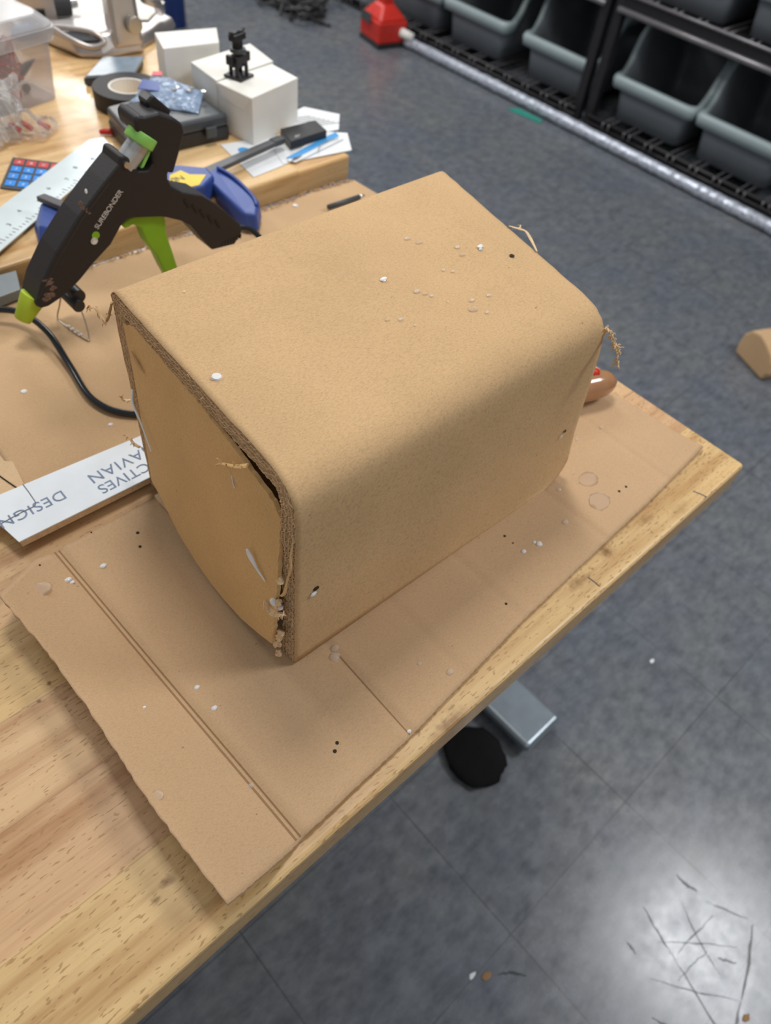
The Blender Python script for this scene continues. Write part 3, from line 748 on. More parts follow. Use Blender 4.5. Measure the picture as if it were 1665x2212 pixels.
# nozzle
def cone_between(a, b_, r1, r2, seg=24):
    a = Vector(a); b_ = Vector(b_); d = b_ - a
    q = Vector((0, 0, 1)).rotation_difference(d.normalized()).to_matrix()
    return cyl((a + b_) / 2, r1, d.length, seg, r2, q)
obj('nozzle', cone_between((-.4580, .575, .8020), (-.4760, .575, .7805), .0125, .0080), M['lime'], gun, smooth=True, bevel=.001)
# metal chamber and pale green collar
ch = cone_between((-.3440, .569, .9060), (-.3170, .569, .9290), .0105, .0105)
M['satin'] = simple('satin_metal', (.45, .47, .48), .45, .55)
obj('heating_tube', ch, M['satin'], gun, bevel=.0006)
obj('collar', cone_between((-.3255, .568, .9240), (-.3185, .568, .9320), .0145, .0145), M['green_pale'], gun, smooth=True, bevel=.001)
gun_part('slot_trim', [(-.3300, .9020), (-.3265, .9020), (-.3130, .9190), (-.3160, .9220)], .0130, M['green_pale'], .001, 1)
gun_part('latch', [(-.3490, .9130), (-.3440, .9170), (-.3330, .9050), (-.3380, .9010)], .012, M['black_plastic'], .002, 2)
obj('screw', cyl((-.3460, .5625, .9120), .003, .012, 12, rot=Matrix.Rotation(PI / 2, 3, 'X')), M['aluminium'], gun)
gun_part('trigger', [(-.3540, .8440), (-.3570, .8500), (-.3461, .8540), (-.3081, .8500), (-.3081, .8397), (-.3088, .8235), (-.3050, .8050), (-.3015, .7849), (-.2960, .7600), (-.3100, .7600), (-.3186, .7846), (-.3238, .8028), (-.3330, .8217), (-.3369, .8402), (-.3440, .8455)], .0075, M['green'], .002, 3)
# vents on the grip
bm = bmesh.new()
for k in range(5):
    cx_ = -.2860 + .0088 * k; cz = .8560 - .0085 * k
    add_box(bm, (cx_, GY - .0156, cz), (.0022, .003, .0105), rot=Matrix.Rotation(-.45, 3, 'Y'))
obj('grip_vents', bm, M['hole'], gun)
bm = bmesh.new()
for k in range(7):
    add_box(bm, (-.2460 + .0040 * k, GY - .0135, .7955 + .0004 * k), (.0018, .006, .005), rot=Matrix.Rotation(.3, 3, 'Y'))
obj('cord_collar', bm, M['black_plastic'], gun)
obj('cord', tube([(-.215, .572, .800), (-.203, .565, .797), (-.195, .55, .785), (-.19, .53, .765), (-.2, .48, .757), (-.26, .40, .757)], .0032, 10, 6), M['black_gloss'], gun, smooth=True)
tdir = Vector((.034, 0, .0305)).normalized(); tup = Vector((-tdir.z, 0, tdir.x))
lettering('SUREBONDER', Vector((-.3862, GY - .0162, .8580)), tdir, tup, .0074, M['letters'], gun, spacing=.92)
obj('emblem', cyl((-.3895, GY - .0161, .8530), .0040, .0006, 20, rot=Matrix.Rotation(PI / 2, 3, 'X')), M['green'], gun)
obj('emblem', cyl((-.3922, GY - .0162, .8480), .0036, .0008, 20, rot=Matrix.Rotation(PI / 2, 3, 'X')), M['letters'], gun)
for i, (x, z, r) in enumerate(((-.4457, .8217, .0060), (-.4480, .8070, .0070), (-.4430, .8140, .0055), (-.3975, .8880, .0026), (-.3927, .8775, .0042), (-.3965, .8830, .0022), (-.4540, .8050, .0040))):
    obj('burnt_residue', blob((x, GY - .0157, z), r, .9, 80 + i, .9, 2, .9, .10), M['burnt'], gun)
obj('residue_speck', blob((-.3899, GY - .0162, .8978), .0018, 1.6, 1, .3, 1, .8, .3), M['glue_white'], gun)
# stand: pivot and wire
obj('stand_pivot', cyl((-.4230, GY, .7850), .0065, .036, 20, rot=Matrix.Rotation(PI / 2, 3, 'X')), M['black_plastic'], gun, bevel=.001)
obj('stand_pivot', cyl((-.4180, GY + .004, .7900), .0075, .028, 20, rot=Matrix.Rotation(PI / 2, 3, 'X')), M['black_plastic'], gun, bevel=.001)
obj('wire_stand', tube([(-.4215, .562, .785), (-.4225, .553, .770), (-.4260, .544, .7548), (-.4285, .5425, .7545), (-.4320, .556, .7545), (-.4345, .575, .7545), (-.4360, .592, .7548), (-.4300, .592, .770), (-.4250, .590, .785)], .0008, 8, 5), M['wire'], gun, smooth=True)
for k in range(4): 
    t = k / 4; obj('glue_drip', blob((-.430 - .005 * t, .553 + .026 * t, .7560), .0016, .9, k, .5), M['glue_milky'], gun, smooth=True)

# ------------------------------------------------------------------ bar clamp
clp = empty('bar_clamp', (-.2, .70, Z2), 'blue bar clamp with yellow label and dark bar lying behind the glue gun', 'clamp')
def world_slab(name, pts, z0, z1, mat, parent, bev=.001, **k): return obj(name, slab(pts, z0, z1), mat, parent, bevel=bev, seg=2, **k)
world_slab('housing', [(-.2114, .7493), (-.1863, .7413), (-.1600, .7180), (-.1640, .6950), (-.1888, .6812), (-.2262, .6845), (-.2335, .7086)], .7700, .7950, M['blue'], clp, .003)
world_slab('label', [(-.2226, .7050), (-.2102, .7230), (-.1930, .7260), (-.1890, .7120), (-.1722, .7009), (-.1936, .6841), (-.2267, .6887)], .7950, .7956, M['yellow'], clp, 0)
lettering('IRWIN', (-.2400, .7050, .7958), (1, -.02, 0), (.02, 1, 0), .0150, M['black_plastic'], clp, spacing=.9)
world_slab('bar', [(-.170, .716), (-.0120, .746), (-.0130, .758), (-.172, .731)], Z2 + .012, Z2 + .018, M['dark_bar'], clp, .0008)
obj('end_stop', box((-.024, .750, Z2 + .015), (.018, .013, .008), .15), M['dark_grey'], clp, bevel=.001)
obj('handle', hexa([(-.165, .712, .760), (-.140, .722, .760), (-.132, .690, .757), (-.135, .636, .757), (-.158, .612, .757), (-.172, .625, .757)], [(-.170, .710, .790), (-.145, .722, .790), (-.134, .690, .784), (-.136, .640, .779), (-.157, .618, .777), (-.168, .630, .777)]), M['blue'], clp, bevel=.003)
obj('handle_rib', tube([(-.146, .715, .792), (-.138, .690, .787), (-.139, .650, .781), (-.146, .632, .779)], .0025, 8, 4), M['blue'], clp, smooth=True)
# fixed jaw, left of the gun
obj('jaw', hexa([(-.384, .742, .7695), (-.397, .703, .7695), (-.384, .667, .7695), (-.352, .716, .7695)], [(-.3646, .7499, .792), (-.3870, .7137, .788), (-.3704, .6877, .788), (-.3480, .7173, .792)]), M['blue'], clp, bevel=.002)
obj('jaw_pad', hexa([(-.3680, .7526, .7925), (-.3570, .7540, .7925), (-.3440, .7200, .7925), (-.3540, .7130, .7925)], [(-.3680, .7526, .799), (-.3570, .7540, .799), (-.3440, .7200, .799), (-.3540, .7130, .799)]), M['grey_pad'], clp, bevel=.001)

# ------------------------------------------------------------------ steel rule
rl = empty('steel_ruler', (-.33, .81, Z2), 'pale steel ruler lying across the keypad, left of the glue gun', 'ruler')
world_slab('blade', [(-.4850, .7020), (-.4700, .6900), (-.2150, .8500), (-.2080, .8940), (-.2280, .8960), (-.4850, .7440)], Z2 + .0045, Z2 + .0060, M['steel_scale'], rl, 0)
bm = bmesh.new()
rd = Vector((.257, .150, 0)).normalized(); rp = Vector((-rd.y, rd.x, 0)); o0 = Vector((-.475, .715, Z2 + .0062))
rl_mark = bmesh.new()
for k in range(48):
    L = .008 if k % 4 == 0 else .004
    c = o0 + rd * (k * .0063) + rp * (-.016 + L / 2) ; add_box(rl_mark, c, (.0006, L, .0003), math.atan2(rd.y, rd.x))
obj('graduations', rl_mark, M['graphite'], rl)
for k, tx in enumerate('123456789'):
    c = o0 + rd * (.018 + k * .030) + rp * (.004 if k % 2 else -.003)
    lettering(tx, c, rd, rp, .0085, M['graphite'], rl, name='numeral')
bm = bmesh.new()
lettering('10  20', o0 + rd * .01 + rp * .012, rd, rp, .007, M['graphite'], rl, name='numeral')

# ------------------------------------------------------------------ keypad
kd = empty('keypad', (-.33, .865, Z2), 'membrane keypad with red and blue keys partly under the ruler', 'keypad')
ku = Vector((.041, -.042, 0)).normalized(); kv = Vector((-.046, -.062, 0)).normalized()
k0 = Vector((-.3290, .9080, 0))
kw, kh = .070, .078
def kpt(a, b_): return k0 + ku * a + kv * b_
world_slab('membrane', [tuple(kpt(a, b_)[:2]) for a, b_ in ((0, 0), (kw, 0), (kw, kh), (0, kh))], Z2 + .0003, Z2 + .0022, M['dark_grey'], kd, .0004)
for r_ in range(4):
    for c_ in range(4):
        a = .0105 + .0155 * c_; b_ = .012 + .0178 * r_
        col = 'key_red' if r_ == 0 else 'key_blue'
        q = [tuple(kpt(a + da, b_ + db)[:2]) for da, db in ((-.0062, -.0068), (.0062, -.0068), (.0062, .0068), (-.0062, .0068))]
        ko = world_slab('key', q, Z2 + .0022, Z2 + .0030, M[col], kd, .0005)
        ko['label'] = 'red key' if r_ == 0 else 'blue key'
        ch_ = '147*2580369#ABCD'[((3 - r_) if False else r_) * 0 + 0]
        tx = ['ABCD', '369#', '2580', '147*'][r_][c_]
        pos = kpt(a, b_ + .0028)
        t = lettering(tx, (pos.x - ku.x * .002, pos.y - ku.y * .002, Z2 + .0032), ku, -kv, .0068, M['white_paper'], kd, name='numeral')
# ------------------------------------------------------------------ small things on the far bench
rb = obj('plastic_bit', tube([(-.2035, .913, Z2 + .004), (-.196, .908, Z2 + .005), (-.187, .903, Z2 + .004)], [.0028, .0042, .003], 10, 4), M['red'], smooth=True, loc=(-.195, .908, Z2))
tag(rb, 'small red plastic bit lying on the wood above the ruler', 'plastic bit')

# storage tub
tb = empty('storage_tub', (-.33, 1.12, Z2), 'frosted clear plastic storage tub with lid at the upper left corner', 'tub')
def frustum_open(b0, b1, z0, z1, th=.002, inset=.012):
    # rectangular open box, corners b0 (min) b1 (max) at the base, flaring by inset at the top
    bm = bmesh.new()
    def ring(e, z, rr=.02):
        pts = []
        for sx, sy, a0 in ((1, 1, 0), (-1, 1, PI / 2), (-1, -1, PI), (1, -1, 3 * PI / 2)):
            cx_ = (b1[0] if sx > 0 else b0[0]) + sx * e; cy_ = (b1[1] if sy > 0 else b0[1]) + sy * e
            for k in range(5):
                a = a0 + PI / 2 * k / 4; pts.append(bm.verts.new((cx_ - sx * rr + rr * math.cos(a), cy_ - sy * rr + rr * math.sin(a), z)))
        return pts
    A = ring(0, z0); B = ring(inset, z1)
    n = len(A)
    for i in range(n): bm.faces.new((A[i], A[(i + 1) % n], B[(i + 1) % n], B[i]))
    bm.faces.new(A[::-1])
    return bm, ring
TB0, TB1 = (-.50, 1.043), (-.192, 1.25)
TM = Matrix.Translation((-.192, 1.043, 0)) @ Matrix.Rotation(.20, 4, 'Z') @ Matrix.Translation((.192, -1.043, 0))
bm, _ = frustum_open(TB0, TB1, Z2 + .001, .862, inset=.006); bmesh.ops.transform(bm, matrix=TM, verts=bm.verts)
obj('tub_body', bm, M['tub'], tb, smooth=False, solid=.0016)
bm, _ = frustum_open((-.510, 1.033), (-.182, 1.260), .846, .862, inset=.002)
for f in list(bm.faces):
    if len(f.verts) > 4: bm.faces.remove(f)
bmesh.ops.transform(bm, matrix=TM, verts=bm.verts)
obj('tub_band', bm, M['lid'], tb, solid=.003)
bm, _ = frustum_open((-.498, 1.045), (-.194, 1.248), .876, .863, inset=.013); bmesh.ops.transform(bm, matrix=TM, verts=bm.verts)
obj('lid', bm, M['lid'], tb, solid=.003, bevel=.002)
def snarl(name, c, ext, mat, n, r, seed, parent=None, label=None, cat=None):
    rnd = random.Random(seed); bm = bmesh.new()
    for k in range(n):
        p = [Vector(c) + Vector(((rnd.random() - .5) * ext[0], (rnd.random() - .5) * ext[1], (rnd.random() - .5) * ext[2])) for _ in range(4)]
        add_tube(bm, smooth_path(p, 5), r, 6)
    o = obj(name, bm, mat, parent, smooth=True, loc=None if parent else tuple(c))
    if label: tag(o, label, cat)
    return o
snarl('wire_bundle', (-.252, 1.075, .815), (.045, .05, .05), M['red'], 16, .0018, 3, label='tangle of thin red wires inside the frosted tub', cat='wires')
o = obj('cable_bundle', tube([(-.262, 1.064, .781), (-.240, 1.078, .786), (-.215, 1.098, .792), (-.192, 1.110, .797)], [.003, .0045, .006, .0015], 8, 5), M['dark_grey'], smooth=True, loc=(-.23, 1.08, .79)); tag(o, 'dark grey bundled leads leaning inside the frosted tub', 'wires')
o = obj('connector', box((-.250, 1.062, .776), (.018, .009, .010), .3), M['red'], loc=(-.250, 1.062, .771), bevel=.002); tag(o, 'small red block connector near the bottom of the frosted tub', 'connector')
o = obj('round_cap', cyl((-.226, 1.078, .775), .005, .008, 16, rot=Matrix.Rotation(1.2, 3, 'X')), M['dark_grey'], loc=(-.226, 1.078, .771)); tag(o, 'small dark round cap at the bottom of the frosted tub', 'cap')
bm = blob((-.262, 1.078, .812), .038, .8, 8, .06, 3, .9, .7); o = obj('clear_bag', bm, M['bag'], smooth=True, loc=(-.262, 1.078, .78)); tag(o, 'clear bag of parts bulging inside the frosted tub', 'bag')
bm = blob((-.206, 1.085, .842), .018, .6, 9, .1, 3, 1.1, .6); o = obj('foil_pouch', bm, M['pouch'], smooth=True, loc=(-.206, 1.085, .83)); tag(o, 'mauve grey pouch high inside the frosted tub', 'pouch')

# plastic bags in front of the tub
def crumple(name, pts, mat, label, seed, h=.02):
    rnd = random.Random(seed); bm = bmesh.new()
    A, B, C_, D = [Vector(p) for p in pts]; n = 16; V = []
    for i in range(n + 1):
        row = []
        for j in range(n + 1):
            u, v = i / n, j / n
            q = A.lerp(B, u).lerp(D.lerp(C_, u), v)
            q.z += h * (.5 + .5 * math.sin(u * 9 + seed) * math.cos(v * 7 + seed)) * math.sin(PI * u) ** .4 * math.sin(PI * v) ** .4 + (rnd.random()) * .006
            row.append(bm.verts.new(q))
        V.append(row)
    for i in range(n):
        for j in range(n): bm.faces.new((V[i][j], V[i + 1][j], V[i + 1][j + 1], V[i][j + 1]))
    return tag(obj(name, bm, mat, loc=tuple(A), smooth=False, solid=.0006), label, 'bag')
bagA = crumple('plastic_bag', [(-.300, 1.000, Z2 + .035), (-.240, .952, Z2 + .003), (-.275, .928, Z2 + .002), (-.335, .945, Z2 + .004)], M['bag'], 'crinkled clear plastic bag with red parts, spilling in front of the tub', 2, .03)
crumple('plastic_bag', [(-.330, 1.010, Z2 + .045), (-.258, 1.012, Z2 + .050), (-.292, .950, Z2 + .006), (-.350, .925, Z2 + .003)], M['bag'], 'crinkled clear plastic bag at the left frame edge, nearest the ruler', 5, .03)
for i, (x, y, z) in enumerate(((-.300, .955, Z2 + .012), (-.283, .957, Z2 + .010), (-.262, .952, Z2 + .008))):
    o = obj('red_tube', tube([(x - .004, y + .006, z + .006), (x + .004, y - .006, z)], .0035, 8), M['red'], smooth=True, loc=(x, y, z))
    tag(o, ['short red tube in the clear bag, leftmost', 'short red tube in the clear bag, middle', 'short red tube in the clear bag, rightmost and nearest the bag tip'][i], 'tube', 'red tubes in the clear bag')

# cast metal stand
st = empty('press_stand', (-.02, 1.17, Z2), 'cast aluminium tool stand with column and slotted base behind the white boxes', 'stand')
obj('arm', hexa([(-.125, 1.240, Z2 + .001), (-.103, 1.152, Z2 + .001), (-.070, 1.134, Z2 + .001), (.000, 1.128, Z2 + .001), (.020, 1.20, Z2 + .001), (-.05, 1.25, Z2 + .001)], [(-.122, 1.235, Z2 + .030), (-.104, 1.165, Z2 + .026), (-.072, 1.148, Z2 + .030), (.000, 1.136, Z2 + .040), (.018, 1.19, Z2 + .040), (-.05, 1.24, Z2 + .030)]), M['cast'], st, bevel=.007, seg=3)
obj('slot_rim', tube(smooth_path([(-.116, 1.195, Z2 + .033), (-.104, 1.160, Z2 + .024), (-.084, 1.143, Z2 + .018), (-.066, 1.136, Z2 + .024), (-.074, 1.150, Z2 + .034), (-.098, 1.178, Z2 + .035)], 6, True), .0042, 8), M['cast'], st, smooth=True)
obj('slot', hexa([(-.110, 1.185, Z2 + .027), (-.102, 1.160, Z2 + .020), (-.072, 1.140, Z2 + .024), (-.082, 1.160, Z2 + .030)], [(-.111, 1.184, Z2 + .031), (-.104, 1.159, Z2 + .024), (-.074, 1.139, Z2 + .028), (-.084, 1.159, Z2 + .034)]), M['dark_grey'], st)
obj('base', hexa([(-.110, 1.225, Z2 + .001), (.000, 1.140, Z2 + .001), (.105, 1.200, Z2 + .001), (.095, 1.335, Z2 + .001), (-.09, 1.39, Z2 + .001)], [(-.108, 1.232, Z2 + .018), (.000, 1.150, Z2 + .018), (.098, 1.200, Z2 + .018), (.09, 1.325, Z2 + .018), (-.085, 1.38, Z2 + .018)]), M['cast'], st, bevel=.005, seg=3)
obj('clamp_block', hexa([(-.052, 1.132, Z2 + .012), (-.004, 1.126, Z2 + .012), (.014, 1.172, Z2 + .012), (-.038, 1.184, Z2 + .012)], [(-.050, 1.135, Z2 + .088), (-.006, 1.129, Z2 + .088), (.012, 1.172, Z2 + .088), (-.036, 1.182, Z2 + .088)]), M['cast'], st, bevel=.007, seg=3)
obj('column', cyl((-.022, 1.155, Z2 + .21), .0145, .26, 28), M['aluminium'], st, smooth=True)
obj('brace', tube([(.020, 1.150, Z2 + .070), (.050, 1.165, Z2 + .055), (.075, 1.200, Z2 + .030)], .008, 8), M['cast'], st, smooth=True)
obj('knob', cyl((-.018, 1.124, Z2 + .045), .013, .012, 24, rot=Matrix.Rotation(PI / 2, 3, 'X')), M['wire'], st, bevel=.002)
vs = empty('small_vise', (-.10, 1.30, Z2 + .02), 'small grey and black machine block standing on the stand base', 'machine part')
obj('block', box((-.105, 1.275, Z2 + .042), (.058, .034, .042), -.35), M['cast'], vs, bevel=.003)
obj('motor', cyl((-.068, 1.265, Z2 + .042), .019, .032, 20, rot=Matrix.Rotation(PI / 2, 3, 'Y') @ Matrix.Rotation(.35, 3, 'X')), M['dark_grey'], vs, bevel=.002)
obj('hub', cyl((-.050, 1.258, Z2 + .040), .007, .012, 12, rot=Matrix.Rotation(PI / 2, 3, 'Y')), M['aluminium'], vs)
obj('slot', box((-.112, 1.258, Z2 + .034), (.024, .006, .010), -.35), M['hole'], vs)
obj('top_plate', box((-.09, 1.29, Z2 + .066), (.05, .03, .006), -.35), M['yellow'], vs)
o = world_slab('card_and_glare', [(-.15, 1.25), (-.04, 1.245), (.05, 1.20), (.12, 1.26), (.10, 1.40), (-.12, 1.45)], Z2 + .019, Z2 + .021, M['white_card'], None, .0005, loc=(0, 1.3, Z2 + .019))  # one white sheet for both the paper and the bright tabletop reflection
tag(o, 'white card and painted table glare under the small machine block on the stand', 'card')

# blue grey box near the stand
gx = empty('small_tray', (-.07, 1.09, Z2), 'small blue grey plastic tray in front of the metal stand', 'tray')
obj('tray_body', hexa([(-.146, 1.060, Z2 + .001), (-.079, 1.036, Z2 + .001), (-.030, 1.086, Z2 + .001), (-.088, 1.112, Z2 + .001)], [(-.146, 1.060, Z2 + .012), (-.079, 1.036, Z2 + .012), (-.030, 1.086, Z2 + .012), (-.088, 1.112, Z2 + .012)]), M['dark_grey'], gx, bevel=.002)
obj('tray_lid', hexa([(-.143, 1.056, Z2 + .0122), (-.077, 1.033, Z2 + .0122), (-.030, 1.082, Z2 + .0122), (-.086, 1.108, Z2 + .0122)], [(-.143, 1.056, Z2 + .016), (-.077, 1.033, Z2 + .016), (-.030, 1.082, Z2 + .016), (-.086, 1.108, Z2 + .016)]), M['blue_cloudy'], gx, bevel=.001)

# tape roll
tr = empty('tape_roll', (-.115, .975, Z2), 'black roll of tape lying beside the blue pouch, behind the glue gun', 'tape')
bm = bmesh.new(); 
ring = [(.050, 0), (.050, .024), (.028, .024), (.028, 0)]
for i in range(40):
    a = 2 * PI * i / 40; [bm.verts.new((-.118 + r_ * math.cos(a), .978 + r_ * math.sin(a), Z2 + .001 + z_)) for r_, z_ in ring]
bm.verts.ensure_lookup_table()
for i in range(40):
    for k in range(4):
        bm.faces.new((bm.verts[i * 4 + k], bm.verts[((i + 1) % 40) * 4 + k], bm.verts[((i + 1) % 40) * 4 + (k + 1) % 4], bm.verts[i * 4 + (k + 1) % 4]))
obj('tape_winding', bm, M['black_soft'], tr, smooth=False, bevel=.001)
bm = bmesh.new()
for i in range(32):
    a = 2 * PI * i / 32
    for r_, z_ in ((.0278, 0), (.0278, .024), (.0250, .024), (.0250, 0)): bm.verts.new((-.118 + r_ * math.cos(a), .978 + r_ * math.sin(a), Z2 + .001 + z_))
bm.verts.ensure_lookup_table()
for i in range(32):
    for k in range(4): bm.faces.new((bm.verts[i * 4 + k], bm.verts[((i + 1) % 32) * 4 + k], bm.verts[((i + 1) % 32) * 4 + (k + 1) % 4], bm.verts[i * 4 + (k + 1) % 4]))
obj('core', bm, M['white_card'], tr)

# black case
cs = empty('tool_case', (-.10, .86, Z2), 'flat black plastic case lying open-side front, left of the white boxes', 'case')
cb_ = [(-.2050, .8240), (-.0580, .8140), (-.0570, .9250), (-.090, .9180), (-.190, .910)]
obj('case_bottom', hexa([(x, y, Z2 + .001) for x, y in cb_], [(x, y, Z2 + .020) for x, y in cb_]), M['black_plastic'], cs, bevel=.003)
cl_ = [(-.2050, .8220), (-.0600, .8120), (-.0580, .9230), (-.090, .9160), (-.190, .908)]
obj('case_lid', hexa([(x, y, Z2 + .0205) for x, y in cl_], [(x * 1.0, y + .002, Z2 + .036) for x, y in cl_]), [M['case_top']], cs, bevel=.004)
obj('latch', box((-.090, .8115, Z2 + .018), (.016, .005, .014), -.09), M['dark_grey'], cs, bevel=.001)

# blue pouch on the case
pc = empty('parts_pouch', (-.10, .92, Z2 + .04), 'shiny blue plastic pouch with red sticker on the black case', 'pouch')
def pillow(poly_pts, z, th, mat, nm, parent, seed):
    A, B, C_, D = [Vector((*p, z)) for p in poly_pts]; n = 14; rnd = random.Random(seed); bm = bmesh.new(); U = []; L = []
    for i in range(n + 1):
        ru, rl_ = [], []
        for j in range(n + 1):
            u, v = i / n, j / n; q = A.lerp(B, u).lerp(D.lerp(C_, u), v)
            k = (math.sin(PI * u) * math.sin(PI * v)) ** .5
            ru.append(bm.verts.new(q + Vector((0, 0, th * k + (rnd.random() - .5) * .0025)))); rl_.append(bm.verts.new(q - Vector((0, 0, .001 + .001 * k))))
        U.append(ru); L.append(rl_)
    for i in range(n):
        for j in range(n):
            bm.faces.new((U[i][j], U[i + 1][j], U[i + 1][j + 1], U[i][j + 1])); bm.faces.new((L[i][j], L[i][j + 1], L[i + 1][j + 1], L[i + 1][j]))
        bm.faces.new((U[i][0], L[i][0], L[i + 1][0], U[i + 1][0])); bm.faces.new((U[i][n], U[i + 1][n], L[i + 1][n], L[i][n]))
        bm.faces.new((U[0][i], U[0][i + 1], L[0][i + 1], L[0][i])); bm.faces.new((U[n][i], L[n][i], L[n][i + 1], U[n][i + 1]))
    return obj(nm, bm, mat, parent, smooth=False)
pillow([(-.158, .900), (-.096, .830), (-.054, .880), (-.080, .968)], Z2 + .0385, .010, M['pouch'], 'film', pc, 2)
obj('blue_insert', slab([(-.138, .912), (-.118, .892), (-.100, .915), (-.116, .936)], Z2 + .0475, Z2 + .0485), M['blue'], pc)
obj('sticker', slab([(-.096, .945), (-.084, .938), (-.076, .948), (-.088, .955)], Z2 + .0460, Z2 + .0468), M['pink_tape'], pc)
for i in range(5):
    obj('metal_part', blob((-.098 + .008 * i, .885 - .006 * i + .010 * (i % 2), Z2 + .049), .0045, .5, i, .5, 1), M['aluminium'], pc)

# white boxes
def wbox(name, P4, z0, z1, label, flap=None):
    e = empty(name, (sum(p[0] for p in P4) / 4, sum(p[1] for p in P4) / 4, z0), label, 'box', 'plain white cartons on the far bench')
    obj('carton', hexa([(x, y, z0) for x, y in P4], [(x, y, z1) for x, y in P4]), M['white_card'], e, bevel=.0008)
    if flap:
        obj('flap', hexa(flap[0], flap[1]), M['white_card'], e)
    return e
dx = [(-.066, .957), (.018, .942), (.0480, .992), (-.045, 1.014)]
wbox('white_carton', dx, Z2 + .0005, .840, 'plain white carton at the back left of the three, nearest the metal stand')
fm = [(-.0512, .8500), (.0605, .8680), (.0700, .9380), (-.0465, .9190)]
wbox('white_carton', fm, Z2 + .0005, .8322, 'plain white carton in the middle, half hidden by the front one')
fc2 = [(-.0415, .7810), (.0560, .8045), (.0530, .8620), (-.0520, .8460)]
wbox('white_carton', fc2, Z2 + .0005, .8320, 'plain white carton nearest the camera, with a tucked front flap',
     ([(-.0419, .7812, .8316), (-.0523, .8455, .8316), (-.0513, .8350, .816), (-.0443, .7950, .812)], [(-.0428, .7810, .8316), (-.0532, .8453, .8316), (-.0522, .8348, .816), (-.0452, .7948, .812)]))

# black bracket standing on the cartons
ft = empty('pan_tilt_bracket', (-.035, .815, .851), 'black plastic bracket assembly standing on top of the white cartons', 'bracket')
DF = (.020, .031, -.0187)
obj('base_plate', box((-.036, .815, .8527), (.030, .030, .003), .3), M['black_plastic'], ft, bevel=.0005)
for sx, sy in ((-1, -1), (1, -1), (-1, 1), (1, 1)):
    obj('post', cyl((-.036 + sx * .008, .815 + sy * .007, .8600), .0028, .013, 10), M['black_soft'], ft)
obj('lower_servo', box((-.036, .815, .8720), (.024, .015, .014), .3), M['black_soft'], ft, bevel=.001)
obj('ear', box((-.051, .813, .8750), (.006, .010, .012), .3), M['black_plastic'], ft, bevel=.001)
obj('ear', box((-.021, .817, .8750), (.006, .010, .012), .3), M['black_plastic'], ft, bevel=.001)
obj('turntable', cyl((-.036, .815, .8850), .011, .004, 20), M['dark_grey'], ft)
obj('neck', box((-.036, .815, .8920), (.010, .010, .012), .3), M['black_soft'], ft)
obj('upper_bracket', box((-.036, .815, .9010), (.024, .012, .008), .3), M['black_soft'], ft, bevel=.001)
obj('horn', tube([(-.050, .811, .9085), (-.044, .813, .9050), (-.036, .815, .9060), (-.028, .817, .9050), (-.022, .819, .9085)], .0022, 8, 4), M['black_plastic'], ft, smooth=True)

for ch_ in ft.children: ch_.location = DF

# papers and flyers
def paper(name, pts, z, mat, label, th=.0006):
    o = obj(name, slab(pts, z, z + th), mat, loc=(pts[0][0], pts[0][1], z)); return tag(o, label, 'paper')
p1 = paper('flyer', [(-.080, .806), (-.095, .708), (-.020, .716), (.010, .790)], Z2 + .0004, M['white_paper'], 'white flyer with a blue dot under the front carton')
obj('printed_dot', cyl((-.062, .776, Z2 + .0012), .008, .0004, 20), M['blue_print'], p1)
p2 = paper('flyer', [(-.040, .716), (.070, .698), (.100, .742), (.040, .790), (-.02, .77)], Z2 + .0012, M['white_paper'], 'white sheet at the bench corner under the blue flyer')
p3 = paper('flyer', [(.020, .770), (.095, .756), (.130, .795), (.098, .842), (.045, .83)], Z2 + .0020, M['white_paper'], 'white printed sheet sticking out behind the black wallet')
bm = bmesh.new()
for k in range(7): add_box(bm, (.088 - .004 * k, .778 + .0065 * k, Z2 + .0028), (.045, .0012, .0003), -.25)
obj('text_lines', bm, M['pink_tape'] if False else M['graphite'], p3)
p4 = paper('flyer', [(-.032, .718), (-.024, .708), (.080, .728), (.086, .750), (.050, .755)], Z2 + .0029, M['white_paper'], 'white leaflet with blue band under the black wallet')
obj('blue_band', slab([(-.028, .724), (-.020, .716), (.079, .737), (.0835, .7495), (.045, .742)], Z2 + .0036, Z2 + .0040), M['blue_print'], p4)
obj('photo_print', slab([(-.085 + .055, .712), (-.018, .712), (-.005, .7175), (-.018, .7185)], Z2 + .0036, Z2 + .0040), M['graphite'], p4)
bw = empty('wallet', (.03, .76, Z2 + .004), 'black flat wallet box on the blue and white leaflets', 'wallet')
wq = [(-.0080, .7390), (.0590, .7410), (.0660, .7760), (.0040, .7790)]
obj('cover', slab(wq, Z2 + .0042, Z2 + .0150), M['black_plastic'], bw, bevel=.0012)
bm = bmesh.new()
for k in range(3): add_tube(bm, smooth_path([(.004 + .003 * k, .7435, Z2 + .0155), (.006 + .003 * k, .7475, Z2 + .0155), (.010 + .003 * k, .7495, Z2 + .0155)], 4), .0006, 5)
obj('emblem', bm, M['letters'], bw)
o = obj('hair_wire', tube([(.020, .713, Z2 + .006), (.030, .722, Z2 + .006), (.045, .729, Z2 + .006), (.060, .731, Z2 + .005), (.072, .730, Z2 + .005)], .0006, 6, 5), M['wire'], smooth=True, loc=(.03, .72, Z2 + .005))
tag(o, 'thin bent wire lying on the leaflets at the bench corner', 'wire')
o = empty('pen', (-.02, .61, .757), 'dark slim pen lying on the crumpled sheet behind the box', 'pen')
obj('barrel', tube([(-.048, .6085, .7590), (.005, .6065, .7590)], .0034, 12), M['dark_grey'], o, smooth=True)
obj('tip', tube([(.005, .6065, .7590), (.014, .6062, .7590)], [.0034, .0012], 12), M['aluminium'], o, smooth=True)

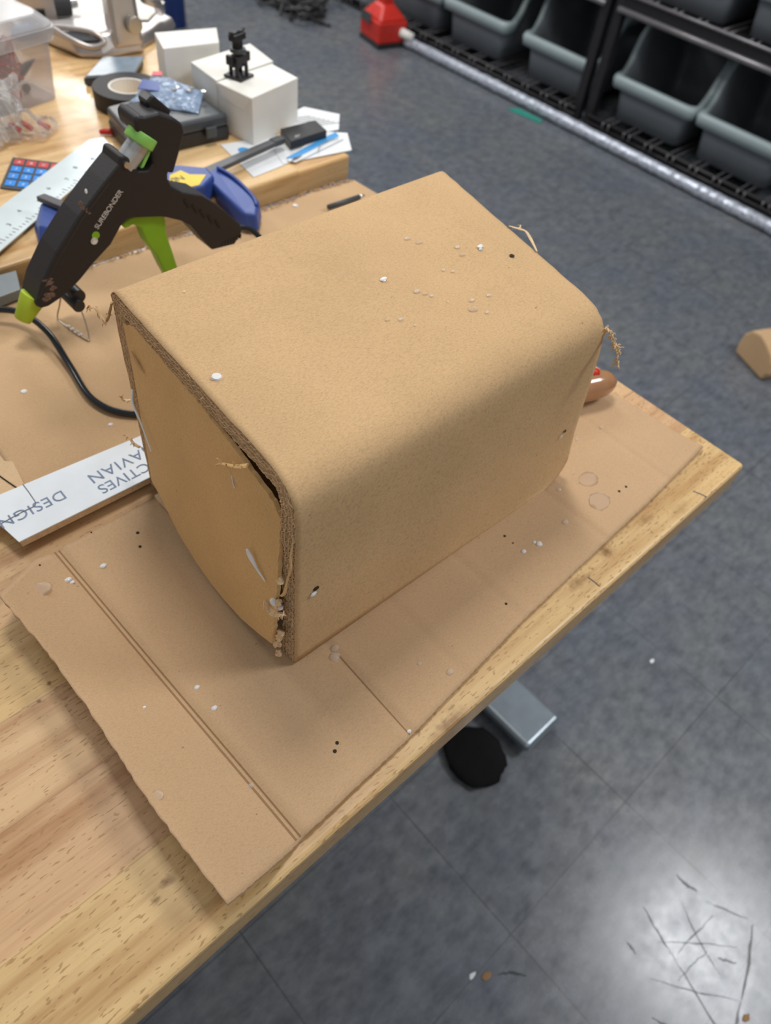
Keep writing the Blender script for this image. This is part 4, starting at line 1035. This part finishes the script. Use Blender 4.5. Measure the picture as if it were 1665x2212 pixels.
# driver handle behind the box
sd = empty('screwdriver', (-.06, .165, .755), 'glossy brown tool handle with red collar behind the far end of the box', 'screwdriver')
obj('handle', tube([(-.125, .190, .772), (-.100, .178, .773), (-.075, .168, .773), (-.055, .160, .773), (-.042, .155, .773), (-.034, .152, .773)], [.012, .0150, .0165, .0155, .0115, .004], 24, 6), M['brown_gloss'], sd, smooth=True)
obj('collar', tube([(-.110, .192, .786), (-.078, .176, .789), (-.058, .163, .787)], [.007, .0085, .005], 12, 4), M['red'], sd, smooth=True)

# ------------------------------------------------------------------ blue pole behind the far bench
o = obj('pole', tube([(1.30, 3.22, 0), (1.33, 3.26, 1.1)], .045, 20), M['blue_pole'], smooth=True, loc=(1.3, 3.22, 0)); tag(o, 'blue upright standing behind the metal stand', 'pole')

# ------------------------------------------------------------------ rack and bins
def make_rack(y0, y1, label):
    r_ = empty('storage_rack', (2.45, (y0 + y1) / 2, 0), label, 'shelving', 'black steel racks along the wall')
    for x in (2.215, 2.78):
        for y in (y0, y1):
            obj('post', box((x, y, .75), (.032, .036, 1.5)), M['rack'], r_, bevel=.002)
    for z in (.028, .445):
        bm = bmesh.new()
        for dz in (-.030, .022) if z > .1 else (-.012, .012):
            add_tube(bm, [(2.195, y0, z + dz), (2.195, y1, z + dz)], (.011 if dz < 0 else .006) if z > .1 else .007, 8)
            add_tube(bm, [(2.80, y0, z + dz), (2.80, y1, z + dz)], .006, 8)
        obj('shelf_rail', bm, M['rack_wire'] if z > .1 else M['rack'], r_, smooth=True)
        bm = bmesh.new(); n = int((y1 - y0) / .104)
        for k in range(n):
            y = y0 + .06 + k * .104
            for dy in (-.014, .014):
                add_tube(bm, [(2.190, y + dy, z - .014), (2.186, y + dy, z + .012), (2.21, y + dy, z + .0150), (2.80, y + dy, z + .0150)] if z < .1 else [(2.2, y + dy, z + .0145), (2.80, y + dy, z + .0145)], .0034, 5)
        obj('shelf_grid', bm, M['rack_wire'], r_, smooth=True)
        if z > .1: obj('shade_sheet', box((2.50, (y0 + y1) / 2, z + .012), (.57, y1 - y0 - .04, .003)), M['rack'], r_)  # solid sheet added to keep the bins below dark
        obj('shelf_lip', box((2.205, (y0 + y1) / 2, z), (.008, y1 - y0, .04 if z > .1 else .028)), M['rack'], r_)
    return r_
make_rack(.40, 1.600, 'black steel rack at the right with grey bins, right of the paired posts')
make_rack(1.662, 3.2, 'black steel rack at the top centre with grey bins, left of the paired posts')

bin0 = None
def make_bin():
    e = empty('storage_bin', (2.24, 1.84, .046), 'x', 'bin', 'open grey plastic bins on the racks')
    # local: front at x=0, width 2*w, depth d
    def shell(w0, w1, x0, x1, d0, d1, z0, z1):
        bm = bmesh.new()
        def ring(w, xa, xb, z, rr=.03):
            pts = []
            for sx, sy, a0 in ((1, 1, 0), (-1, 1, PI / 2), (-1, -1, PI), (1, -1, 3 * PI / 2)):
                cx_ = xb if sx > 0 else xa; cy_ = sy * w
                for k in range(6):
                    a = a0 + PI / 2 * k / 5; pts.append((cx_ - sx * rr + rr * math.cos(a), cy_ - sy * rr + rr * math.sin(a), z))
            return pts
        return bm, ring
    bm, ring = shell(0, 0, 0, 0, 0, 0, 0, 0)
    rows = [ring(.150, .010, .44, .001), ring(.166, .000, .455, .150), ring(.160, .007, .448, .150), ring(.144, .016, .434, .006)]
    # hopper front: the wall is low in front and climbs steeply along the sides
    def lift(p, top):
        if not top: return p
        x = p[0]; k = min(1, max(0, (x - .035) / .10)); k = k * k * (3 - 2 * k)
        return (p[0], p[1] * (1 + .04 * k), p[2] + .155 * k)
    def rr_ring(w, xa, xb, z, top):
        base = ring(w, xa, xb, z); out = []
        n = len(base)
        for i in range(n):
            a, b_ = Vector(base[i]), Vector(base[(i + 1) % n]); m_ = max(1, int((b_ - a).length / .03))
            for k in range(m_): out.append(lift(tuple(a.lerp(b_, k / m_)), top))
        return out
    def match(specs):
        # all rings subdivided with the counts of the first one
        base = [ring(*s_[:4]) for s_ in specs]; n = len(base[0]); cnt = [max(1, int((Vector(base[0][i]) - Vector(base[0][(i + 1) % n])).length / .03)) for i in range(n)]
        res = []
        for b4, s_ in zip(base, specs):
            out = []
            for i in range(n):
                a, b_ = Vector(b4[i]), Vector(b4[(i + 1) % n])
                for k in range(cnt[i]): out.append(lift(tuple(a.lerp(b_, k / cnt[i])), s_[4]))
            res.append(out)
        return res
    rows = match([(.150, .010, .44, .001, False), (.158, .004, .45, .08, False), (.172, -.002, .458, .152, True), (.166, .004, .452, .152, True), (.152, .010, .444, .08, False), (.145, .016, .435, .006, False)])
    vv = [[bm.verts.new(p) for p in row] for row in rows]
    for a, b_ in zip(vv, vv[1:]):
        n = len(a)
        for i in range(n): bm.faces.new((a[i], a[(i + 1) % n], b_[(i + 1) % n], b_[i]))
    bm.faces.new(vv[0][::-1]); bm.faces.new(vv[-1])
    obj('bin_body', bm, M['bin'], e, world=False, smooth=True)
    bm = bmesh.new()
    rows = match([(.174, -.004, .460, .112, True), (.188, -.026, .474, .116, True), (.191, -.030, .477, .146, True), (.186, -.024, .472, .158, True), (.172, -.004, .460, .158, True), (.166, .003, .453, .150, True), (.170, -.001, .457, .120, True)])
    vv = [[bm.verts.new(p) for p in row] for row in rows]
    for a, b_ in zip(vv, vv[1:] + vv[:1]):
        n = len(a)
        for i in range(n): bm.faces.new((a[i], a[(i + 1) % n], b_[(i + 1) % n], b_[i]))
    obj('rim', bm, M['bin_rim'], e, world=False, smooth=True)
    return e
def dup(root, loc, label):
    r_ = root.copy(); COL.objects.link(r_); r_.location = loc; r_['label'] = label
    for ch_ in list(root.children):
        c_ = ch_.copy(); COL.objects.link(c_); c_.parent = r_; c_.matrix_parent_inverse = ch_.matrix_parent_inverse.copy()
    return r_
bin0 = make_bin(); bin0.location = (2.25, 1.845, .046)
bin0['label'] = 'open grey bin on the bottom shelf, just left of the paired rack posts'
for (y, z, lab) in ((1.372, .046, 'open grey bin on the bottom shelf, just right of the paired rack posts'),
                    (.985, .046, 'open grey bin on the bottom shelf at the right frame edge'),
                    (2.31, .046, 'open grey bin on the bottom shelf, second left of the paired rack posts'),
                    (2.70, .046, 'open grey bin on the bottom shelf directly behind the red canister'),
                    (1.375, .463, 'grey bin on the upper shelf, nearest the paired rack posts'),
                    (.975, .463, 'grey bin on the upper shelf in the top right corner'),
                    (1.845, .463, 'grey bin on the upper shelf, left of the paired posts at the top frame edge')):
    dup(bin0, (2.25, y, z), lab)

# long wrapped roll lying along the rack
bm = bmesh.new(); rnd = random.Random(12); pts = []; rr = []
for k in range(120):
    y = 2.56 - 2.3 * k / 119; pts.append((2.088 + .004 * math.sin(k * .05), y, .024)); rr.append(.022 + (rnd.random() - .5) * .0035)
add_tube(bm, pts, rr, 12)
M['film_solid'] = simple('shiny_crinkled_film', (.44, .47, .54), .26, .2, var=.4, scale=90, bmp=.9)
wr = obj('film_roll', bm, M['film_solid'], loc=(2.085, 1.5, 0)); tag(wr, 'long crinkled shiny film wrapped roll on the floor along the rack', 'roll')
o = obj('tape_strip', slab([(2.005, 1.86), (2.055, 1.85), (2.060, 1.72), (2.03, 1.70)], .0006, .003), M['green_tape'], loc=(2.03, 1.8, 0)); tag(o, 'green tape scrap on the floor beside the long film roll', 'tape')

# red canister
rc = empty('red_canister', (2.02, 2.66, 0), 'red tapered container with dark label and white spout on the floor by the rack', 'canister')
RZ = -.2
def rbox(c, s0, s1, h):
    mt = Matrix.Translation(c) @ Matrix.Rotation(RZ, 4, 'Z')
    b4 = [mt @ Vector((sx * s0[0] / 2, sy * s0[1] / 2, 0)) for sx, sy in ((-1, -1), (1, -1), (1, 1), (-1, 1))]
    t4 = [mt @ Vector((sx * s1[0] / 2, sy * s1[1] / 2, h)) for sx, sy in ((-1, -1), (1, -1), (1, 1), (-1, 1))]
    return hexa([tuple(v) for v in b4], [tuple(v) for v in t4])
obj('base', rbox((2.03, 2.66, .001), (.15, .17, 0), (.15, .17, 0), .018), M['black_plastic'], rc, bevel=.006)  # black slab drawn in place of the shadow under the body
obj('body', rbox((2.03, 2.66, .019), (.145, .165, 0), (.150, .170, 0), .085), M['red'], rc, bevel=.008, seg=3)
obj('shoulder', rbox((2.03, 2.66, .104), (.146, .166, 0), (.060, .070, 0), .055), M['red'], rc, bevel=.012, seg=3)
obj('neck', rbox((2.03, 2.66, .150), (.052, .060, 0), (.050, .058, 0), .115), M['red'], rc, bevel=.006)
obj('cap', rbox((2.03, 2.66, .262), (.052, .062, 0), (.05, .06, 0), .05), M['purple'], rc, bevel=.006)
obj('label_panel', hexa([(1.948, 2.660, .085), (1.960, 2.735, .085), (1.956, 2.735, .085), (1.944, 2.660, .085)], [(1.951, 2.660, .122), (1.963, 2.735, .122), (1.959, 2.735, .122), (1.947, 2.660, .122)]), M['dark_grey'], rc)
obj('spout', tube([(2.06, 2.575, .060), (2.085, 2.520, .050)], [.020, .017], 16), M['white_card'], rc, smooth=True)
# heap of black cables
bm = bmesh.new(); rnd = random.Random(31)
for k in range(26):
    c = Vector((1.86 + rnd.random() * .2, 3.00 + rnd.random() * .42, .02)); r0 = .07 + rnd.random() * .08; a0 = rnd.random() * 6
    pts = [c + Vector((r0 * math.cos(a0 + a), r0 * .8 * math.sin(a0 + a), .015 * math.sin(a * 2) + .02 * rnd.random())) for a in [j * .7 for j in range(8)]]
    add_tube(bm, smooth_path(pts, 4), .006, 6)
add_tube(bm, smooth_path([(1.85, 3.5, .008), (1.84, 3.25, .008), (1.88, 3.05, .008), (1.92, 2.90, .008)], 6), .007, 6)
o = obj('cable_heap', bm, M['black_plastic'], smooth=True, loc=(2.0, 3.2, 0)); tag(o, 'tangled heap of black cables on the floor at the top, left of the red canister', 'cables')
o = obj('black_bag', blob((1.92, 3.62, .10), .12, .8, 5, .1, 3, .8, 1.2), M['black_soft'], smooth=True, loc=(2.12, 3.25, 0)); tag(o, 'black bag slumped behind the cable heap at the top', 'bag')
# brown paper roll at the right
rr_ = empty('kraft_carton', (1.32, .30, 0), 'brown crumpled cardboard roll on the floor at the right frame edge', 'cardboard')
bm = bmesh.new()
A_ = Vector((1.215, .37, .0)); dr = Vector((.9, -.42, 0)).normalized(); 
sec = [(0, .002), (-.012, .03), (-.006, .060), (.012, .082), (.040, .095), (.075, .098), (.105, .090), (.125, .065), (.13, .03), (.12, .002)]
nrm = Vector((.42, .9, 0)).normalized()
rnd = random.Random(3); rings = []
for k in range(8):
    base = Vector((1.300, .290, 0)) + dr * (k * .06) * 1.0
    rings.append([bm.verts.new(base + nrm * (a + (rnd.random() - .5) * .006) + Vector((0, 0, b_ + (rnd.random() - .5) * .006 if b_ > .01 else .002))) for a, b_ in sec])
for a, b_ in zip(rings, rings[1:]):
    for i in range(len(sec)): bm.faces.new((a[i], a[(i + 1) % len(sec)], b_[(i + 1) % len(sec)], b_[i]))
bm.faces.new(rings[0][::-1]); bm.faces.new(rings[-1])
obj('shell', bm, M['kraft_paper'], rr_, bevel=.006)
# floor crumbs
for i, (x, y, r, m, lab) in enumerate(((-.094, -.4566, .006, 'dirt', 'small orange brown crumb on the floor near the bottom right corner'),
                                       (.30, -.02, .005, 'white_paper', 'tiny pale paper scrap on the floor right of the bench foot'),
                                       (-.345, -.160, .007, 'dirt', 'brown smudge of debris on the floor at the bottom centre'),
                                       (-.36, -.145, .005, 'white_paper', 'pale flake on the floor at the bottom centre'))):
    o = obj('floor_crumb', blob((x, y, .001), r, .2, i, .6, 1, 1.3, .8), M[m], loc=(x, y, 0)); tag(o, lab, 'debris', 'crumbs on the floor')

# pieces that sit on a part go one level deeper
def under(root, child, part):
    ps = [c for c in root.children if c.name.split('.')[0] == part]
    for c in [c for c in root.children if c.name.split('.')[0] == child]:
        if ps: c.parent = ps[0]
under(clp, 'lettering', 'label'); under(stp, 'lettering', 'printed_face'); under(stp, 'crease', 'printed_face')
under(st, 'slot', 'arm'); under(st, 'slot_rim', 'arm'); under(st, 'knob', 'clamp_block')
under(gun, 'lettering', 'body'); under(gun, 'emblem', 'body'); under(gun, 'grip_vents', 'body'); under(gun, 'screw', 'latch'); under(gun, 'glue_drip', 'wire_stand')
under(rl, 'graduations', 'blade'); under(rl, 'numeral', 'blade'); under(bw, 'emblem', 'cover'); under(pc, 'sticker', 'film'); under(cs, 'latch', 'case_lid')
ks = sorted([c for c in kd.children if c.name.split('.')[0] == 'key'], key=lambda c: c.name); ns = sorted([c for c in kd.children if c.name.split('.')[0] == 'numeral'], key=lambda c: c.name)
for a_, b_ in zip(ns, ks): a_.parent = b_
